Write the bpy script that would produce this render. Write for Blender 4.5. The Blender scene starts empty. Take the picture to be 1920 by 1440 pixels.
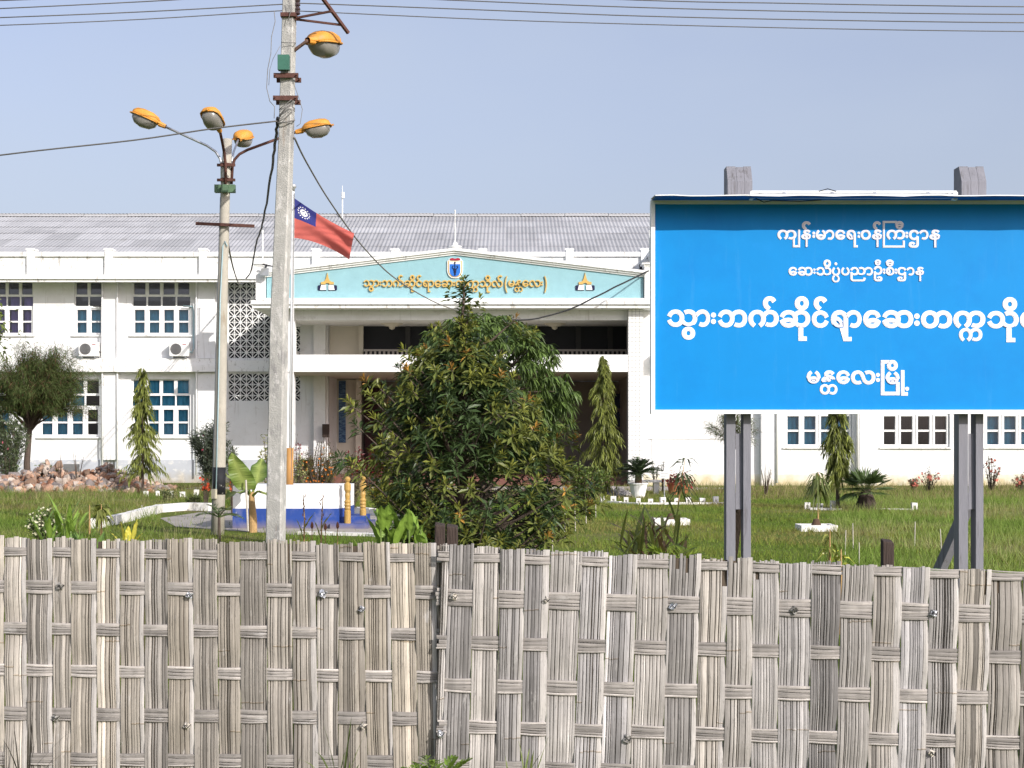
import bpy, bmesh, math, random
import numpy as np
from mathutils import Vector, Matrix
R = math.radians
random.seed(7); rng = np.random.default_rng(7)
scene = bpy.context.scene
COL = scene.collection

# ---------------------------------------------------------------- camera, sky, sun, exposure
F, HY, CZ = 2667.0, 830.0, 1.55          # focal length in photo pixels, horizon row, eye height
cam = bpy.data.cameras.new('camera'); cam_o = bpy.data.objects.new('camera', cam); COL.objects.link(cam_o)
cam_o.location = (0, 0, CZ); cam_o.rotation_euler = (R(90), 0, 0)
cam.sensor_width = 36; cam.lens = 36*F/1920; cam.shift_y = (HY-720)/1920
cam.clip_start = .05; cam.clip_end = 3000
scene.camera = cam_o
SUN_EL, SUN_AZ = 27, 40                   # azimuth counted from -Y towards +X
world = bpy.data.worlds.new('World'); scene.world = world; world.use_nodes = True
wn, wl = world.node_tree.nodes, world.node_tree.links
bg = wn['Background']
sky = wn.new('ShaderNodeTexSky'); sky.sky_type = 'NISHITA'; sky.sun_disc = False
sky.sun_elevation = R(SUN_EL); sky.sun_rotation = R(180-SUN_AZ)
sky.air_density = 1.25; sky.dust_density = 4.0; sky.ozone_density = 1.0; sky.altitude = 80
hs = wn.new('ShaderNodeHueSaturation'); hs.inputs['Saturation'].default_value = .72; hs.inputs['Value'].default_value = 1.16
tint = wn.new('ShaderNodeMix'); tint.data_type = 'RGBA'; tint.blend_type = 'MULTIPLY'; tint.inputs['Factor'].default_value = 1; tint.inputs['B'].default_value = (.86, .85, 1.03, 1)
veil = wn.new('ShaderNodeMix'); veil.data_type = 'RGBA'; veil.inputs['Factor'].default_value = .34; veil.inputs['B'].default_value = (3.55, 4.05, 4.85, 1)   # thin high haze
wtc = wn.new('ShaderNodeTexCoord'); wmp = wn.new('ShaderNodeMapping'); wmp.inputs['Scale'].default_value = (1, 1, 2.6); wnz = wn.new('ShaderNodeTexNoise'); wnz.inputs['Scale'].default_value = 2.1; wnz.inputs['Detail'].default_value = 5
wl.new(wtc.outputs['Generated'], wmp.inputs['Vector']); wl.new(wmp.outputs[0], wnz.inputs['Vector'])
wmr = wn.new('ShaderNodeMapRange'); wmr.inputs[1].default_value = .36; wmr.inputs[2].default_value = .72; wmr.inputs[3].default_value = .18; wmr.inputs[4].default_value = .62
wl.new(wnz.outputs['Fac'], wmr.inputs[0]); wl.new(wmr.outputs[0], veil.inputs['Factor'])
wl.new(sky.outputs[0], hs.inputs['Color']); wl.new(hs.outputs[0], tint.inputs['A']); wl.new(tint.outputs['Result'], veil.inputs['A']); wl.new(veil.outputs['Result'], bg.inputs['Color'])
bg.inputs['Strength'].default_value = .15
sl = bpy.data.lights.new('sun', 'SUN'); sl.energy = 4.3; sl.angle = R(.5); sl.color = (1, .96, .90)
so = bpy.data.objects.new('sun', sl); COL.objects.link(so)
S = Vector((math.sin(R(SUN_AZ))*math.cos(R(SUN_EL)), -math.cos(R(SUN_AZ))*math.cos(R(SUN_EL)), math.sin(R(SUN_EL))))
so.rotation_euler = S.to_track_quat('Z', 'Y').to_euler(); so.location = S*50
scene.view_settings.view_transform = 'Standard'; scene.view_settings.look = 'None'
scene.view_settings.exposure = .10; scene.view_settings.gamma = 1
scene.cycles.max_bounces = 6; scene.cycles.transparent_max_bounces = 12

def X(px, d): return (px-960)*d/F
def Z(py, d): return CZ+(HY-py)*d/F
def P(px, py, d): return Vector((X(px, d), d, Z(py, d)))
def gd(py): return F*CZ/(py-HY)           # distance of a ground point seen at row py

# ---------------------------------------------------------------- materials
MATS = {}
def lin(c): return tuple((v/12.92 if v <= .04045 else ((v+.055)/1.055)**2.4) for v in c)
def mat(name, col, rough=.75, var=.12, scale=2.0, bump=0.0, bscale=60, attr=False, spec=.3, metal=0.0,
        stain=None, trans=0.0, stretch=(1, 1, 1), dirt_z=None, cover=None):
    m = bpy.data.materials.new(name); m.use_nodes = True; n = m.node_tree.nodes; l = m.node_tree.links
    b = n['Principled BSDF']; b.inputs['Roughness'].default_value = rough; b.inputs['Metallic'].default_value = metal
    b.inputs['Specular IOR Level'].default_value = spec
    tc = n.new('ShaderNodeTexCoord'); mp = n.new('ShaderNodeMapping'); mp.inputs['Scale'].default_value = stretch
    l.new(tc.outputs['Object'], mp.inputs['Vector'])
    if attr:
        a = n.new('ShaderNodeAttribute'); a.attribute_name = 'Col'; src = a.outputs['Color']
    else:
        rgb = n.new('ShaderNodeRGB'); rgb.outputs[0].default_value = (*col, 1); src = rgb.outputs[0]
    if var:
        nz = n.new('ShaderNodeTexNoise'); nz.inputs['Scale'].default_value = scale; nz.inputs['Detail'].default_value = 6
        nz.inputs['Roughness'].default_value = .65
        l.new(mp.outputs[0], nz.inputs['Vector'])
        mr = n.new('ShaderNodeMapRange'); mr.inputs[1].default_value = .25; mr.inputs[2].default_value = .75
        mr.inputs[3].default_value = 1-var; mr.inputs[4].default_value = 1+var
        l.new(nz.outputs['Fac'], mr.inputs[0])
        mx = n.new('ShaderNodeMix'); mx.data_type = 'RGBA'; mx.blend_type = 'MULTIPLY'; mx.inputs['Factor'].default_value = 1
        l.new(src, mx.inputs['A']); l.new(mr.outputs[0], mx.inputs['B']); src = mx.outputs['Result']
    def overlay(src, color, fac):
        mx = n.new('ShaderNodeMix'); mx.data_type = 'RGBA'
        l.new(fac, mx.inputs['Factor']); l.new(src, mx.inputs['A']); mx.inputs['B'].default_value = (*color, 1)
        return mx.outputs['Result']
    for st in (stain or []):                # (colour, scale, threshold, softness, amount, stretch)
        c, sc, th, sf, am, sr = st
        mp2 = n.new('ShaderNodeMapping'); mp2.inputs['Scale'].default_value = sr; l.new(tc.outputs['Object'], mp2.inputs['Vector'])
        nz = n.new('ShaderNodeTexNoise'); nz.inputs['Scale'].default_value = sc; nz.inputs['Detail'].default_value = 8
        nz.inputs['Roughness'].default_value = .7; l.new(mp2.outputs[0], nz.inputs['Vector'])
        mr = n.new('ShaderNodeMapRange'); mr.inputs[1].default_value = th; mr.inputs[2].default_value = th+sf
        mr.inputs[3].default_value = 0; mr.inputs[4].default_value = am; l.new(nz.outputs['Fac'], mr.inputs[0])
        src = overlay(src, c, mr.outputs[0])
    if dirt_z:                              # splash dirt on the foot of a wall: (colour, height, amount)
        c, h, am = dirt_z
        ge = n.new('ShaderNodeNewGeometry'); sp = n.new('ShaderNodeSeparateXYZ'); l.new(ge.outputs['Position'], sp.inputs[0])
        nz = n.new('ShaderNodeTexNoise'); nz.inputs['Scale'].default_value = 3; nz.inputs['Detail'].default_value = 8
        l.new(ge.outputs['Position'], nz.inputs['Vector'])
        ad = n.new('ShaderNodeMath'); ad.operation = 'MULTIPLY_ADD'; l.new(nz.outputs['Fac'], ad.inputs[0]); ad.inputs[1].default_value = -1.6*h
        l.new(sp.outputs['Z'], ad.inputs[2])
        mr = n.new('ShaderNodeMapRange'); mr.inputs[1].default_value = h*.2; mr.inputs[2].default_value = -h*.8
        mr.inputs[3].default_value = 0; mr.inputs[4].default_value = am; l.new(ad.outputs[0], mr.inputs[0])
        src = overlay(src, c, mr.outputs[0])
    l.new(src, b.inputs['Base Color'])
    if bump:
        nb = n.new('ShaderNodeTexNoise'); nb.inputs['Scale'].default_value = bscale; nb.inputs['Detail'].default_value = 5
        l.new(mp.outputs[0], nb.inputs['Vector'])
        bp = n.new('ShaderNodeBump'); bp.inputs['Strength'].default_value = bump; bp.inputs['Distance'].default_value = .02
        l.new(nb.outputs['Fac'], bp.inputs['Height']); l.new(bp.outputs[0], b.inputs['Normal'])
    if trans:
        tr = n.new('ShaderNodeBsdfTranslucent'); l.new(src, tr.inputs['Color'])
        ms = n.new('ShaderNodeMixShader'); ms.inputs[0].default_value = trans
        l.new(b.outputs[0], ms.inputs[1]); l.new(tr.outputs[0], ms.inputs[2])
        l.new(ms.outputs[0], n['Material Output'].inputs['Surface'])
    MATS[name] = m
    return m
def glass_mat():
    m = bpy.data.materials.new('window_glass'); m.use_nodes = True; n = m.node_tree.nodes; l = m.node_tree.links
    n.remove(n['Principled BSDF'])
    t = n.new('ShaderNodeBsdfTransparent'); t.inputs[0].default_value = (.86, .90, .93, 1)
    g = n.new('ShaderNodeBsdfGlossy'); g.inputs['Roughness'].default_value = .05
    fr = n.new('ShaderNodeFresnel'); fr.inputs[0].default_value = 1.5
    mxm = n.new('ShaderNodeMath'); mxm.operation = 'MAXIMUM'; mxm.inputs[1].default_value = .09; l.new(fr.outputs[0], mxm.inputs[0])
    ms = n.new('ShaderNodeMixShader'); l.new(mxm.outputs[0], ms.inputs[0]); l.new(t.outputs[0], ms.inputs[1]); l.new(g.outputs[0], ms.inputs[2])
    l.new(ms.outputs[0], n['Material Output'].inputs['Surface'])
    return m
GREY = (.45, .44, .42)
M = dict(
 white=mat('white_wall_paint', (.775, .78, .78), .85, .05, .7, .15, 25, stain=[((.50, .48, .45), 2.0, .57, .16, .7, (1, 1, 1.5)), ((.42, .40, .37), 2.2, .58, .12, .65, (4, 4, .22)), ((.22, .20, .18), 7, .66, .03, .7, (1, 1, 2)), ((.60, .58, .55), .5, .48, .2, .5, (1, 1, 1))], dirt_z=((.52, .44, .33), .5, .6)),
 trim=mat('white_trim_paint', (.82, .82, .80), .8, .05, 1.5, stain=[((.38, .36, .32), 3.5, .57, .08, .65, (1.5, 1, 2)), ((.28, .26, .23), 1.5, .59, .05, .6, (4, 1, .8))]),
 clean=mat('white_paint', (.82, .82, .81), .6, .04, 2),
 plinth=mat('weathered_plinth', (.46, .48, .52), .9, .12, 1.5, .2, 30, stain=[((.72, .70, .66), 2.5, .52, .1, .7, (1, 1, 1.5))], dirt_z=((.40, .33, .22), .45, .7)),
 plinth2=mat('stained_plinth', (.76, .74, .68), .9, .06, 1.5, .2, 30, stain=[((.55, .56, .58), 2, .52, .1, .7, (1, 1, 1.5))], dirt_z=((.52, .42, .22), .55, .85)),
 roof=mat('corrugated_roofing', (.42, .42, .425), .6, .06, .8, attr=True, stain=[((.26, .25, .24), 1.2, .58, .1, .5, (1, .25, .25)), ((.50, .50, .50), .8, .56, .12, .5, (.35, 1, 1))]),
 teal=mat('teal_stucco', (.265, .46, .505), .9, .07, 3, .4, 90),
 gold=mat('gold_paint', (.55, .36, .10), .4, .1, 8, spec=.5),
 gold2=mat('gold_varnish', (.42, .26, .07), .5, .2, 5, spec=.4, stain=[((.22, .13, .05), 9, .56, .08, .6, (1, 1, .5))]),
 beige=mat('beige_wall', (.62, .58, .50), .85, .06, 1),
 shaded_beige=mat('shaded_beige_wall', (.25, .215, .19), .85, .1, 1),  # beige hall wall with its deep shade put into the colour
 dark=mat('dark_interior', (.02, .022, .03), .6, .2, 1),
 tile=mat('white_tile', (.80, .80, .78), .3, .04, 3, spec=.5),
 glass=glass_mat(),
 blue_cloth=mat('blue_curtain', (.10, .42, .62), .9, .15, 4), purple_cloth=mat('purple_curtain', (.22, .17, .42), .9, .15, 4),
 grey_cloth=mat('grey_curtain', (.10, .09, .10), .9, .15, 4),
 metal_w=mat('white_enamel', (.78, .78, .76), .4, .05, 4, spec=.5),
 grille=mat('grey_grille', (.16, .16, .16), .5, .1, 10),
 rust=mat('rusty_iron', (.10, .045, .035), .8, .35, 12, .3, 60), black=mat('black_rubber', (.015, .015, .018), .6, .1, 5),
 cable=mat('grey_cable', (.12, .115, .11), .6, .1, 5),
 concrete=mat('pole_concrete', (.42, .41, .38), .95, .16, 5, .55, 45, stain=[((.24, .235, .23), 5, .52, .10, .75, (1, 1, .4)), ((.62, .60, .57), 8, .54, .08, .75, (1, 1, .6)), ((.62, .61, .59), 26, .66, .03, .8, (1, 1, 1)), ((.12, .11, .10), 14, .68, .03, .8, (1, 1, .7)), ((.30, .22, .16), 3, .62, .05, .5, (2, 2, .3))]),
 concrete2=mat('lamp_post_concrete', (.42, .39, .33), .95, .14, 4, .3, 45, stain=[((.28, .22, .15), 4, .58, .08, .6, (2, 2, .4))]),
 green_box=mat('green_enamel', (.045, .14, .10), .5, .15, 8), green2=mat('faded_green_enamel', (.10, .17, .10), .6, .15, 8),
 orange=mat('orange_lamp_shell', (.66, .29, .045), .6, .14, 6, spec=.35, stain=[((.42, .28, .13), 9, .52, .14, .6, (1, 1, 1.5)), ((.2, .12, .06), 20, .66, .04, .6, (1, 1, 1))]), bowl=mat('dusty_lamp_bowl', (.22, .21, .19), .3, .15, 6, spec=.6),
 pvc=mat('pale_blue_conduit', (.38, .52, .56), .5, .08, 4), grey_pipe=mat('grey_conduit', (.16, .17, .18), .6, .1, 4),
 sign_blue=mat('blue_sign_enamel', (.003, .225, .585), .5, .05, 2.5, spec=.15, stain=[((.012, .25, .66), 3, .6, .1, .35, (1, 1, 1)), ((.004, .15, .42), 30, .72, .02, .6, (1, 1, 1)), ((.06, .30, .62), 5, .56, .2, .35, (2.5, 1, .25)), ((.002, .17, .52), 1.2, .5, .2, .5, (1, 1, 1))]),
 letter=mat('white_vinyl', (.84, .84, .86), .5, .02, 4), letter2=mat('lilac_vinyl', (.70, .66, .72), .5, .02, 4),
 signpost=mat('grey_painted_timber', (.205, .205, .23), .8, .12, 4, .25, 30, stretch=(6, 6, .6), stain=[((.09, .085, .085), 3, .56, .1, .7, (6, 6, .5)), ((.4, .4, .42), 8, .72, .02, .6, (3, 3, 1))]),
 stump=mat('dark_weathered_timber', (.055, .04, .033), .95, .35, 4, .6, 20, stretch=(5, 5, .5)),
 flag_red=mat('red_flag_cloth', (.72, .17, .14), .8, .05, 4, trans=.45), flag_blue=mat('blue_flag_cloth', (.04, .045, .22), .8, .05, 4, trans=.25),
 mon_blue=mat('ultramarine_paint', (.022, .062, .27), .6, .12, 3, stain=[((.16, .18, .32), 3, .52, .14, .6, (1, 1, .6)), ((.5, .5, .55), 6, .66, .03, .7, (1, 1, 1))], dirt_z=((.25, .2, .15), .16, .7)),
 mon_white=mat('whitewash', (.82, .82, .80), .8, .05, 3, stain=[((.6, .58, .54), 4, .62, .1, .4, (1, 1, .6))]),
 kerb=mat('whitewashed_kerb', (.76, .74, .70), .9, .1, 4, .3, 30, stain=[((.36, .31, .24), 4, .56, .1, .7, (1, 1, 1))]),
 paving=mat('cement_paving', (.34, .31, .27), .95, .15, 1.2, .2, 25, stain=[((.22, .19, .14), 1.5, .55, .12, .6, (1, 1, 1))]),
 steel=mat('galvanised_steel', (.55, .56, .58), .35, .1, 6, metal=.6),
 leaf=mat('leaf', (0, 0, 0), .42, .18, 6, attr=True, spec=.4, trans=.25),
 needle=mat('needle', (0, 0, 0), .8, .15, 3, attr=True, spec=.1, trans=.25),
 petal=mat('petal', (0, 0, 0), .7, .08, 6, attr=True, spec=.2, trans=.3),
 bark=mat('bark', (.10, .075, .06), .95, .3, 6, .6, 30, stretch=(3, 3, .7)),
 pale_bark=mat('pale_bark', (.42, .27, .12), .9, .25, 6, .4, 30, stretch=(1, 1, 4)),
 stick=mat('bleached_stick', (.50, .46, .40), .9, .2, 8),
 rock=mat('broken_brick_rubble', (0, 0, 0), .95, .22, 6, .5, 25, attr=True),
 terracotta=mat('terracotta', (.42, .15, .07), .85, .15, 6), soil=mat('dark_soil', (.09, .055, .035), 1, .3, 8),
 grassblade=mat('grass_blade', (0, 0, 0), .7, .1, 3, attr=True, spec=.15, trans=.3),
 red_paint=mat('red_enamel', (.35, .02, .04), .5, .05, 4), deep_blue=mat('royal_blue_enamel', (.02, .15, .55), .5, .05, 4), ink=mat('navy_ink', (.01, .012, .05), .6, 0),
 step=mat('maroon_step_tile', (.16, .07, .055), .5, .12, 4),
)

# ---------------------------------------------------------------- mesh helpers
class MB:
    def __init__(s): s.v = []; s.f = []; s.c = []; s.n = 0
    def add(s, verts, faces, col=None):
        verts = np.asarray(verts, float).reshape(-1, 3); k = s.n
        s.v.append(verts); s.n += len(verts)
        if isinstance(faces, np.ndarray): s.f.extend(map(tuple, (faces+k).tolist()))
        else: s.f.extend(tuple(i+k for i in f) for f in faces)
        if col is not None:
            col = np.asarray(col, float)
            if col.ndim == 1: col = np.tile(col, (len(verts), 1))
            s.c.append(col)
        return s
    def box(s, x0, x1, y0, y1, z0, z1, col=None):
        x0, x1 = min(x0, x1), max(x0, x1); y0, y1 = min(y0, y1), max(y0, y1); z0, z1 = min(z0, z1), max(z0, z1)
        v = [(x, y, z) for z in (z0, z1) for y in (y0, y1) for x in (x0, x1)]
        return s.add(v, [(0, 2, 3, 1), (4, 5, 7, 6), (0, 1, 5, 4), (2, 6, 7, 3), (0, 4, 6, 2), (1, 3, 7, 5)], col)
    def pbox(s, px0, px1, py0, py1, d, depth, col=None):   # box whose front face is seen at these photo pixels
        return s.box(X(px0, d), X(px1, d), d, d+depth, Z(py1, d), Z(py0, d), col)
    def hexa(s, v, col=None):
        return s.add(v, [(0, 2, 3, 1), (4, 5, 7, 6), (0, 1, 5, 4), (2, 6, 7, 3), (0, 4, 6, 2), (1, 3, 7, 5)], col)
    def bar(s, a, b, w, h=None, up=(0, 0, 1), col=None):
        a, b = Vector(a), Vector(b); h = h or w; d = (b-a).normalized(); u = Vector(up)
        if abs(d.dot(u)) > .98: u = Vector((0, 1, 0))
        r = d.cross(u).normalized()*w/2; u = r.cross(d).normalized()*h/2
        v = [p+i*r+j*u for p in (a, b) for j in (-1, 1) for i in (-1, 1)]
        return s.hexa([tuple(q) for q in v], col)
    def tube(s, pts, rad, n=8, col=None, cap=True):
        pts = [Vector(p) for p in pts]; m = len(pts)
        rad = [float(rad)]*m if not hasattr(rad, '__len__') else [float(q) for q in rad]
        V, Fc = [], []; ref = Vector((0, 0, 1))
        for i, p in enumerate(pts):
            t = (pts[min(i+1, m-1)]-pts[max(i-1, 0)]).normalized()
            if abs(t.dot(ref)) > .95: ref = Vector((1, 0, 0)) if abs(t.x) < .9 else Vector((0, 1, 0))
            a = t.cross(ref).normalized(); b = t.cross(a).normalized(); ref = -b if abs(b.z) < 0 else ref
            for k in range(n):
                th = 2*math.pi*k/n; V.append(tuple(p+rad[i]*(math.cos(th)*a+math.sin(th)*b)))
        for i in range(m-1):
            for k in range(n):
                Fc.append((i*n+k, i*n+(k+1) % n, (i+1)*n+(k+1) % n, (i+1)*n+k))
        if cap: Fc += [tuple(range(n))[::-1], tuple(range((m-1)*n, m*n))]
        return s.add(V, Fc, col)
    def lathe(s, prof, c, n=20, col=None):                # prof: (radius, z)
        V, Fc = [], []
        for r, z in prof:
            for k in range(n):
                th = 2*math.pi*k/n; V.append((c[0]+r*math.cos(th), c[1]+r*math.sin(th), c[2]+z))
        for i in range(len(prof)-1):
            for k in range(n): Fc.append((i*n+k, i*n+(k+1) % n, (i+1)*n+(k+1) % n, (i+1)*n+k))
        Fc += [tuple(range(n))[::-1], tuple(range((len(prof)-1)*n, len(prof)*n))]
        return s.add(V, Fc, col)
    def prism(s, poly, y0, y1, col=None):                 # poly in (x,z), extruded along y
        n = len(poly)
        ar = sum(poly[i][0]*poly[(i+1) % n][1]-poly[(i+1) % n][0]*poly[i][1] for i in range(n))
        if ar < 0: poly = poly[::-1]
        v = [(x, y0, z) for x, z in poly]+[(x, y1, z) for x, z in poly]
        f = [tuple(range(n)), tuple(range(2*n-1, n-1, -1))]+[(i, i+n, (i+1) % n+n, (i+1) % n) for i in range(n)]
        return s.add(v, f, col)
    def plate(s, y, x0, x1, z0, z1, holes, depth):        # wall face towards the viewer with openings and their reveals
        xs = sorted({x0, x1, *[min(max(h[i], x0), x1) for h in holes for i in (0, 1)]})
        zs = sorted({z0, z1, *[min(max(h[i], z0), z1) for h in holes for i in (2, 3)]})
        for i in range(len(xs)-1):
            for j in range(len(zs)-1):
                cx, cz = (xs[i]+xs[i+1])/2, (zs[j]+zs[j+1])/2
                if any(h[0] < cx < h[1] and h[2] < cz < h[3] for h in holes): continue
                s.add([(xs[i], y, zs[j]), (xs[i+1], y, zs[j]), (xs[i+1], y, zs[j+1]), (xs[i], y, zs[j+1])], [(0, 1, 2, 3)])
        for a, b, c, d in holes:
            e = y+depth
            s.add([(a, y, c), (b, y, c), (b, e, c), (a, e, c), (a, y, d), (b, y, d), (b, e, d), (a, e, d)],
                  [(0, 3, 2, 1), (4, 5, 6, 7), (0, 4, 7, 3), (1, 2, 6, 5)])
        return s
    def build(s, name, m, parent=None, loc=None, smooth=False, label=None, fix=False):
        o0 = Vector((0, 0, 0))
        if parent is not None:
            r = parent
            while r.parent: r = r.parent
            o0 = r.location.copy()
        elif loc is not None: o0 = Vector(loc)
        V = np.concatenate(s.v) if s.v else np.zeros((0, 3))
        V = V-np.array(o0)
        me = bpy.data.meshes.new(name); me.from_pydata(V.tolist(), [], s.f); me.update()
        if s.c:
            C = np.concatenate(s.c); C = np.concatenate([C, np.ones((len(C), 1))], 1)
            at = me.color_attributes.new('Col', 'FLOAT_COLOR', 'POINT'); at.data.foreach_set('color', C.ravel())
        if fix:
            bm = bmesh.new(); bm.from_mesh(me); bmesh.ops.recalc_face_normals(bm, faces=bm.faces); bm.to_mesh(me); bm.free()
        if smooth: me.polygons.foreach_set('use_smooth', [True]*len(me.polygons))
        me.materials.append(MATS[m] if isinstance(m, str) and m in MATS else (M[m] if isinstance(m, str) else m))
        o = bpy.data.objects.new(name, me); COL.objects.link(o)
        if parent is not None: o.parent = parent
        else: o.location = o0
        if label: o['label'] = label
        return o
def tag(o, label=None, cat=None, group=None, kind=None):
    for k, v in (('label', label), ('category', cat), ('group', group), ('kind', kind)):
        if v: o[k] = v
    return o
def thing(name, loc, label, cat, group=None):
    o = bpy.data.objects.new(name, None); COL.objects.link(o); o.location = loc; o.empty_display_size = .2
    return tag(o, label, cat, group)
def copy_tree(o, parent=None):
    c = o.copy(); COL.objects.link(c)
    if parent is not None: c.parent = parent
    for ch in list(o.children): copy_tree(ch, c)
    return c
def uni(a, b, n=None): return rng.uniform(a, b, n)
def nrm(v): return v/np.maximum(np.linalg.norm(v, axis=-1, keepdims=True), 1e-9)

def leaves(mb, b, d, L, W, col, droop=.3, fold=.25, up=None, jit=.15, mid=.45):
    """many small folded leaves: four triangles each"""
    b = np.asarray(b, float); n = len(b); d = nrm(np.asarray(d, float))
    L = np.broadcast_to(L, n)[:, None]; W = np.broadcast_to(W, n)[:, None]
    u = np.tile([0, 0, 1.], (n, 1)) if up is None else up
    u = u+rng.normal(0, .35, (n, 3)); s = nrm(np.cross(d, u)); nn = np.cross(s, d)
    dz = np.array([0, 0, -1.])
    m = b+d*L*mid+dz*droop*L*mid**2; t = b+d*L+dz*droop*L
    v = np.stack([b, m-s*W/2+nn*W*fold, m, m+s*W/2+nn*W*fold, t], 1).reshape(-1, 3)
    f = np.array([[0, 2, 1], [0, 3, 2], [1, 2, 4], [2, 3, 4]]); f = (f[None]+5*np.arange(n)[:, None, None]).reshape(-1, 3)
    col = np.asarray(col, float)
    if col.ndim == 1: col = np.tile(col, (n, 1))
    col = col*(1+rng.normal(0, jit, (n, 1))).clip(.4, 1.8)
    mb.add(v, f, np.repeat(col, 5, 0)); return mb
def blade(mb, base, dirv, L, W, col, droop=.35, fold=.18, nseg=7, shape=None, side=None, rib=None):
    """one large leaf, nseg segments, with a paler midrib if rib is a colour"""
    base = np.array(base, float); d = nrm(np.array(dirv, float))
    sd = nrm(np.cross(d, [0, 0, 1.])) if side is None else nrm(np.array(side, float)); nn = np.cross(sd, d)
    shape = shape or (lambda t: math.sin(math.pi*min(1, .08+t*.92)**.8)**.8)
    V, C = [], []; col = np.array(col)
    for i in range(nseg+1):
        t = i/nseg; c = base+d*L*t+np.array([0, 0, -1.])*droop*L*t*t; w = W/2*max(shape(t), .02)
        wob = .06*W*math.sin(t*17+base[0]*9)
        V += [c-sd*w+nn*(fold*w+wob), c-sd*w*.08, c+sd*w*.08, c+sd*w+nn*(fold*w-wob)]
        r = col if rib is None else np.array(rib)
        e_ = col*(1.12 if i % 2 else .9); C += [e_, r, r, e_]
    f = [(4*i+k, 4*i+k+1, 4*i+k+5, 4*i+k+4) for i in range(nseg) for k in range(3)]
    mb.add(V, f, np.array(C)*(1+rng.normal(0, .08)))
def frond(mb, base, dirv, L, col, droop=.5, n=22, LL=.35, W=.03, vee=.35, rachis=.012):
    base = np.array(base, float); d = nrm(np.array(dirv, float)); sd = nrm(np.cross(d, [0, 0, 1.]))
    t = np.linspace(.15, 1, n); c = base+d*L*t[:, None]+np.array([0, 0, -1.])*droop*L*(t**2)[:, None]
    tan = nrm(d+np.array([0, 0, -2.])*droop*t[:, None]); up = np.cross(sd, tan)
    for sgn in (-1, 1):
        dd = nrm(tan*.75+sgn*sd*.85+up*vee)
        leaves(mb, c, dd, LL*np.sin(np.pi*(.12+.83*t))**.7, W, col, droop=.15, fold=.1, mid=.35)
    pts = [tuple(base+d*L*q+np.array([0, 0, -1.])*droop*L*q*q) for q in np.linspace(0, 1, 7)]
    mb.tube(pts, [rachis*(1-.8*q) for q in np.linspace(0, 1, 7)], 5, col=np.array(col)*1.15)
def dots(mb, c, r, col, jit=.15, toward=(.3, -1, .4)):
    """small six-petal flowers facing roughly one way"""
    c = np.asarray(c, float); n = len(c); nr = nrm(np.array(toward)+rng.normal(0, .6, (n, 3)))
    a = nrm(np.cross(nr, [.2, .3, 1.])); b = np.cross(nr, a); r = np.broadcast_to(r, n)
    V = []
    for k in range(10):
        th = 2*math.pi*k/10; q = (r*(1 if k % 2 == 0 else .62))[:, None]
        V.append(c+q*(math.cos(th)*a+math.sin(th)*b)+nr*q*.25)
    V.append(c); V = np.stack(V, 1).reshape(-1, 3)
    f = np.array([[k, (k+1) % 10, 10] for k in range(10)]); f = (f[None]+11*np.arange(n)[:, None, None]).reshape(-1, 3)
    col = np.asarray(col, float); col = np.tile(col, (n, 1)) if col.ndim == 1 else col
    mb.add(V, f, np.repeat(col*(1+rng.normal(0, jit, (n, 1))).clip(.4, 1.7), 11, 0))

# ---------------------------------------------------------------- ground
def ground_material():
    m = bpy.data.materials.new('lawn_soil'); m.use_nodes = True; n = m.node_tree.nodes; l = m.node_tree.links
    b = n['Principled BSDF']; b.inputs['Roughness'].default_value = 1; b.inputs['Specular IOR Level'].default_value = .1
    tc = n.new('ShaderNodeTexCoord')
    def nz(sc, de=6):
        q = n.new('ShaderNodeTexNoise'); q.inputs['Scale'].default_value = sc; q.inputs['Detail'].default_value = de
        l.new(tc.outputs['Object'], q.inputs['Vector']); return q.outputs['Fac']
    r1 = n.new('ShaderNodeValToRGB'); e = r1.color_ramp.elements
    e[0].position = .3; e[0].color = (.105, .145, .024, 1); e[1].position = .72; e[1].color = (.20, .175, .075, 1)
    k = e.new(.5); k.color = (.13, .17, .030, 1)
    l.new(nz(.35), r1.inputs[0])
    r2 = n.new('ShaderNodeValToRGB'); e = r2.color_ramp.elements; e[0].position = .3; e[0].color = (.45, .45, .45, 1); e[1].position = .7; e[1].color = (1.25, 1.25, 1.2, 1)
    l.new(nz(14, 8), r2.inputs[0])
    mx = n.new('ShaderNodeMix'); mx.data_type = 'RGBA'; mx.blend_type = 'MULTIPLY'; mx.inputs['Factor'].default_value = 1
    l.new(r1.outputs[0], mx.inputs['A']); l.new(r2.outputs[0], mx.inputs['B']); l.new(mx.outputs['Result'], b.inputs['Base Color'])
    bp = n.new('ShaderNodeBump'); bp.inputs['Strength'].default_value = .6; bp.inputs['Distance'].default_value = .05
    l.new(nz(30), bp.inputs['Height']); l.new(bp.outputs[0], b.inputs['Normal'])
    return m
g = MB(); g.add([(-900, -300, 0), (900, -300, 0), (900, 1500, 0), (-900, 1500, 0)], [(0, 1, 2, 3)])
tag(g.build('ground', ground_material()), kind='structure')
def ground_sheet(name, pts, z, m='paving'):
    mb = MB(); mb.add([(x, y, z) for x, y in pts], [tuple(range(len(pts)))]); return tag(mb.build(name, m, fix=False), kind='structure')
def gp(px, py): d = gd(py); return (X(px, d), d)
def strip(p0, p1): return p0
ground_sheet('driveway', [(-11, 49.6), (-11, 47.2), (5.5, 45.5), (8, 48.6), (4.8, 50.4)], .004)
ground_sheet('garden_path', [gp(330, 988), gp(300, 972), gp(395, 958), gp(640, 953), gp(735, 965), gp(760, 1000), gp(560, 1004)], .006)
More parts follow.
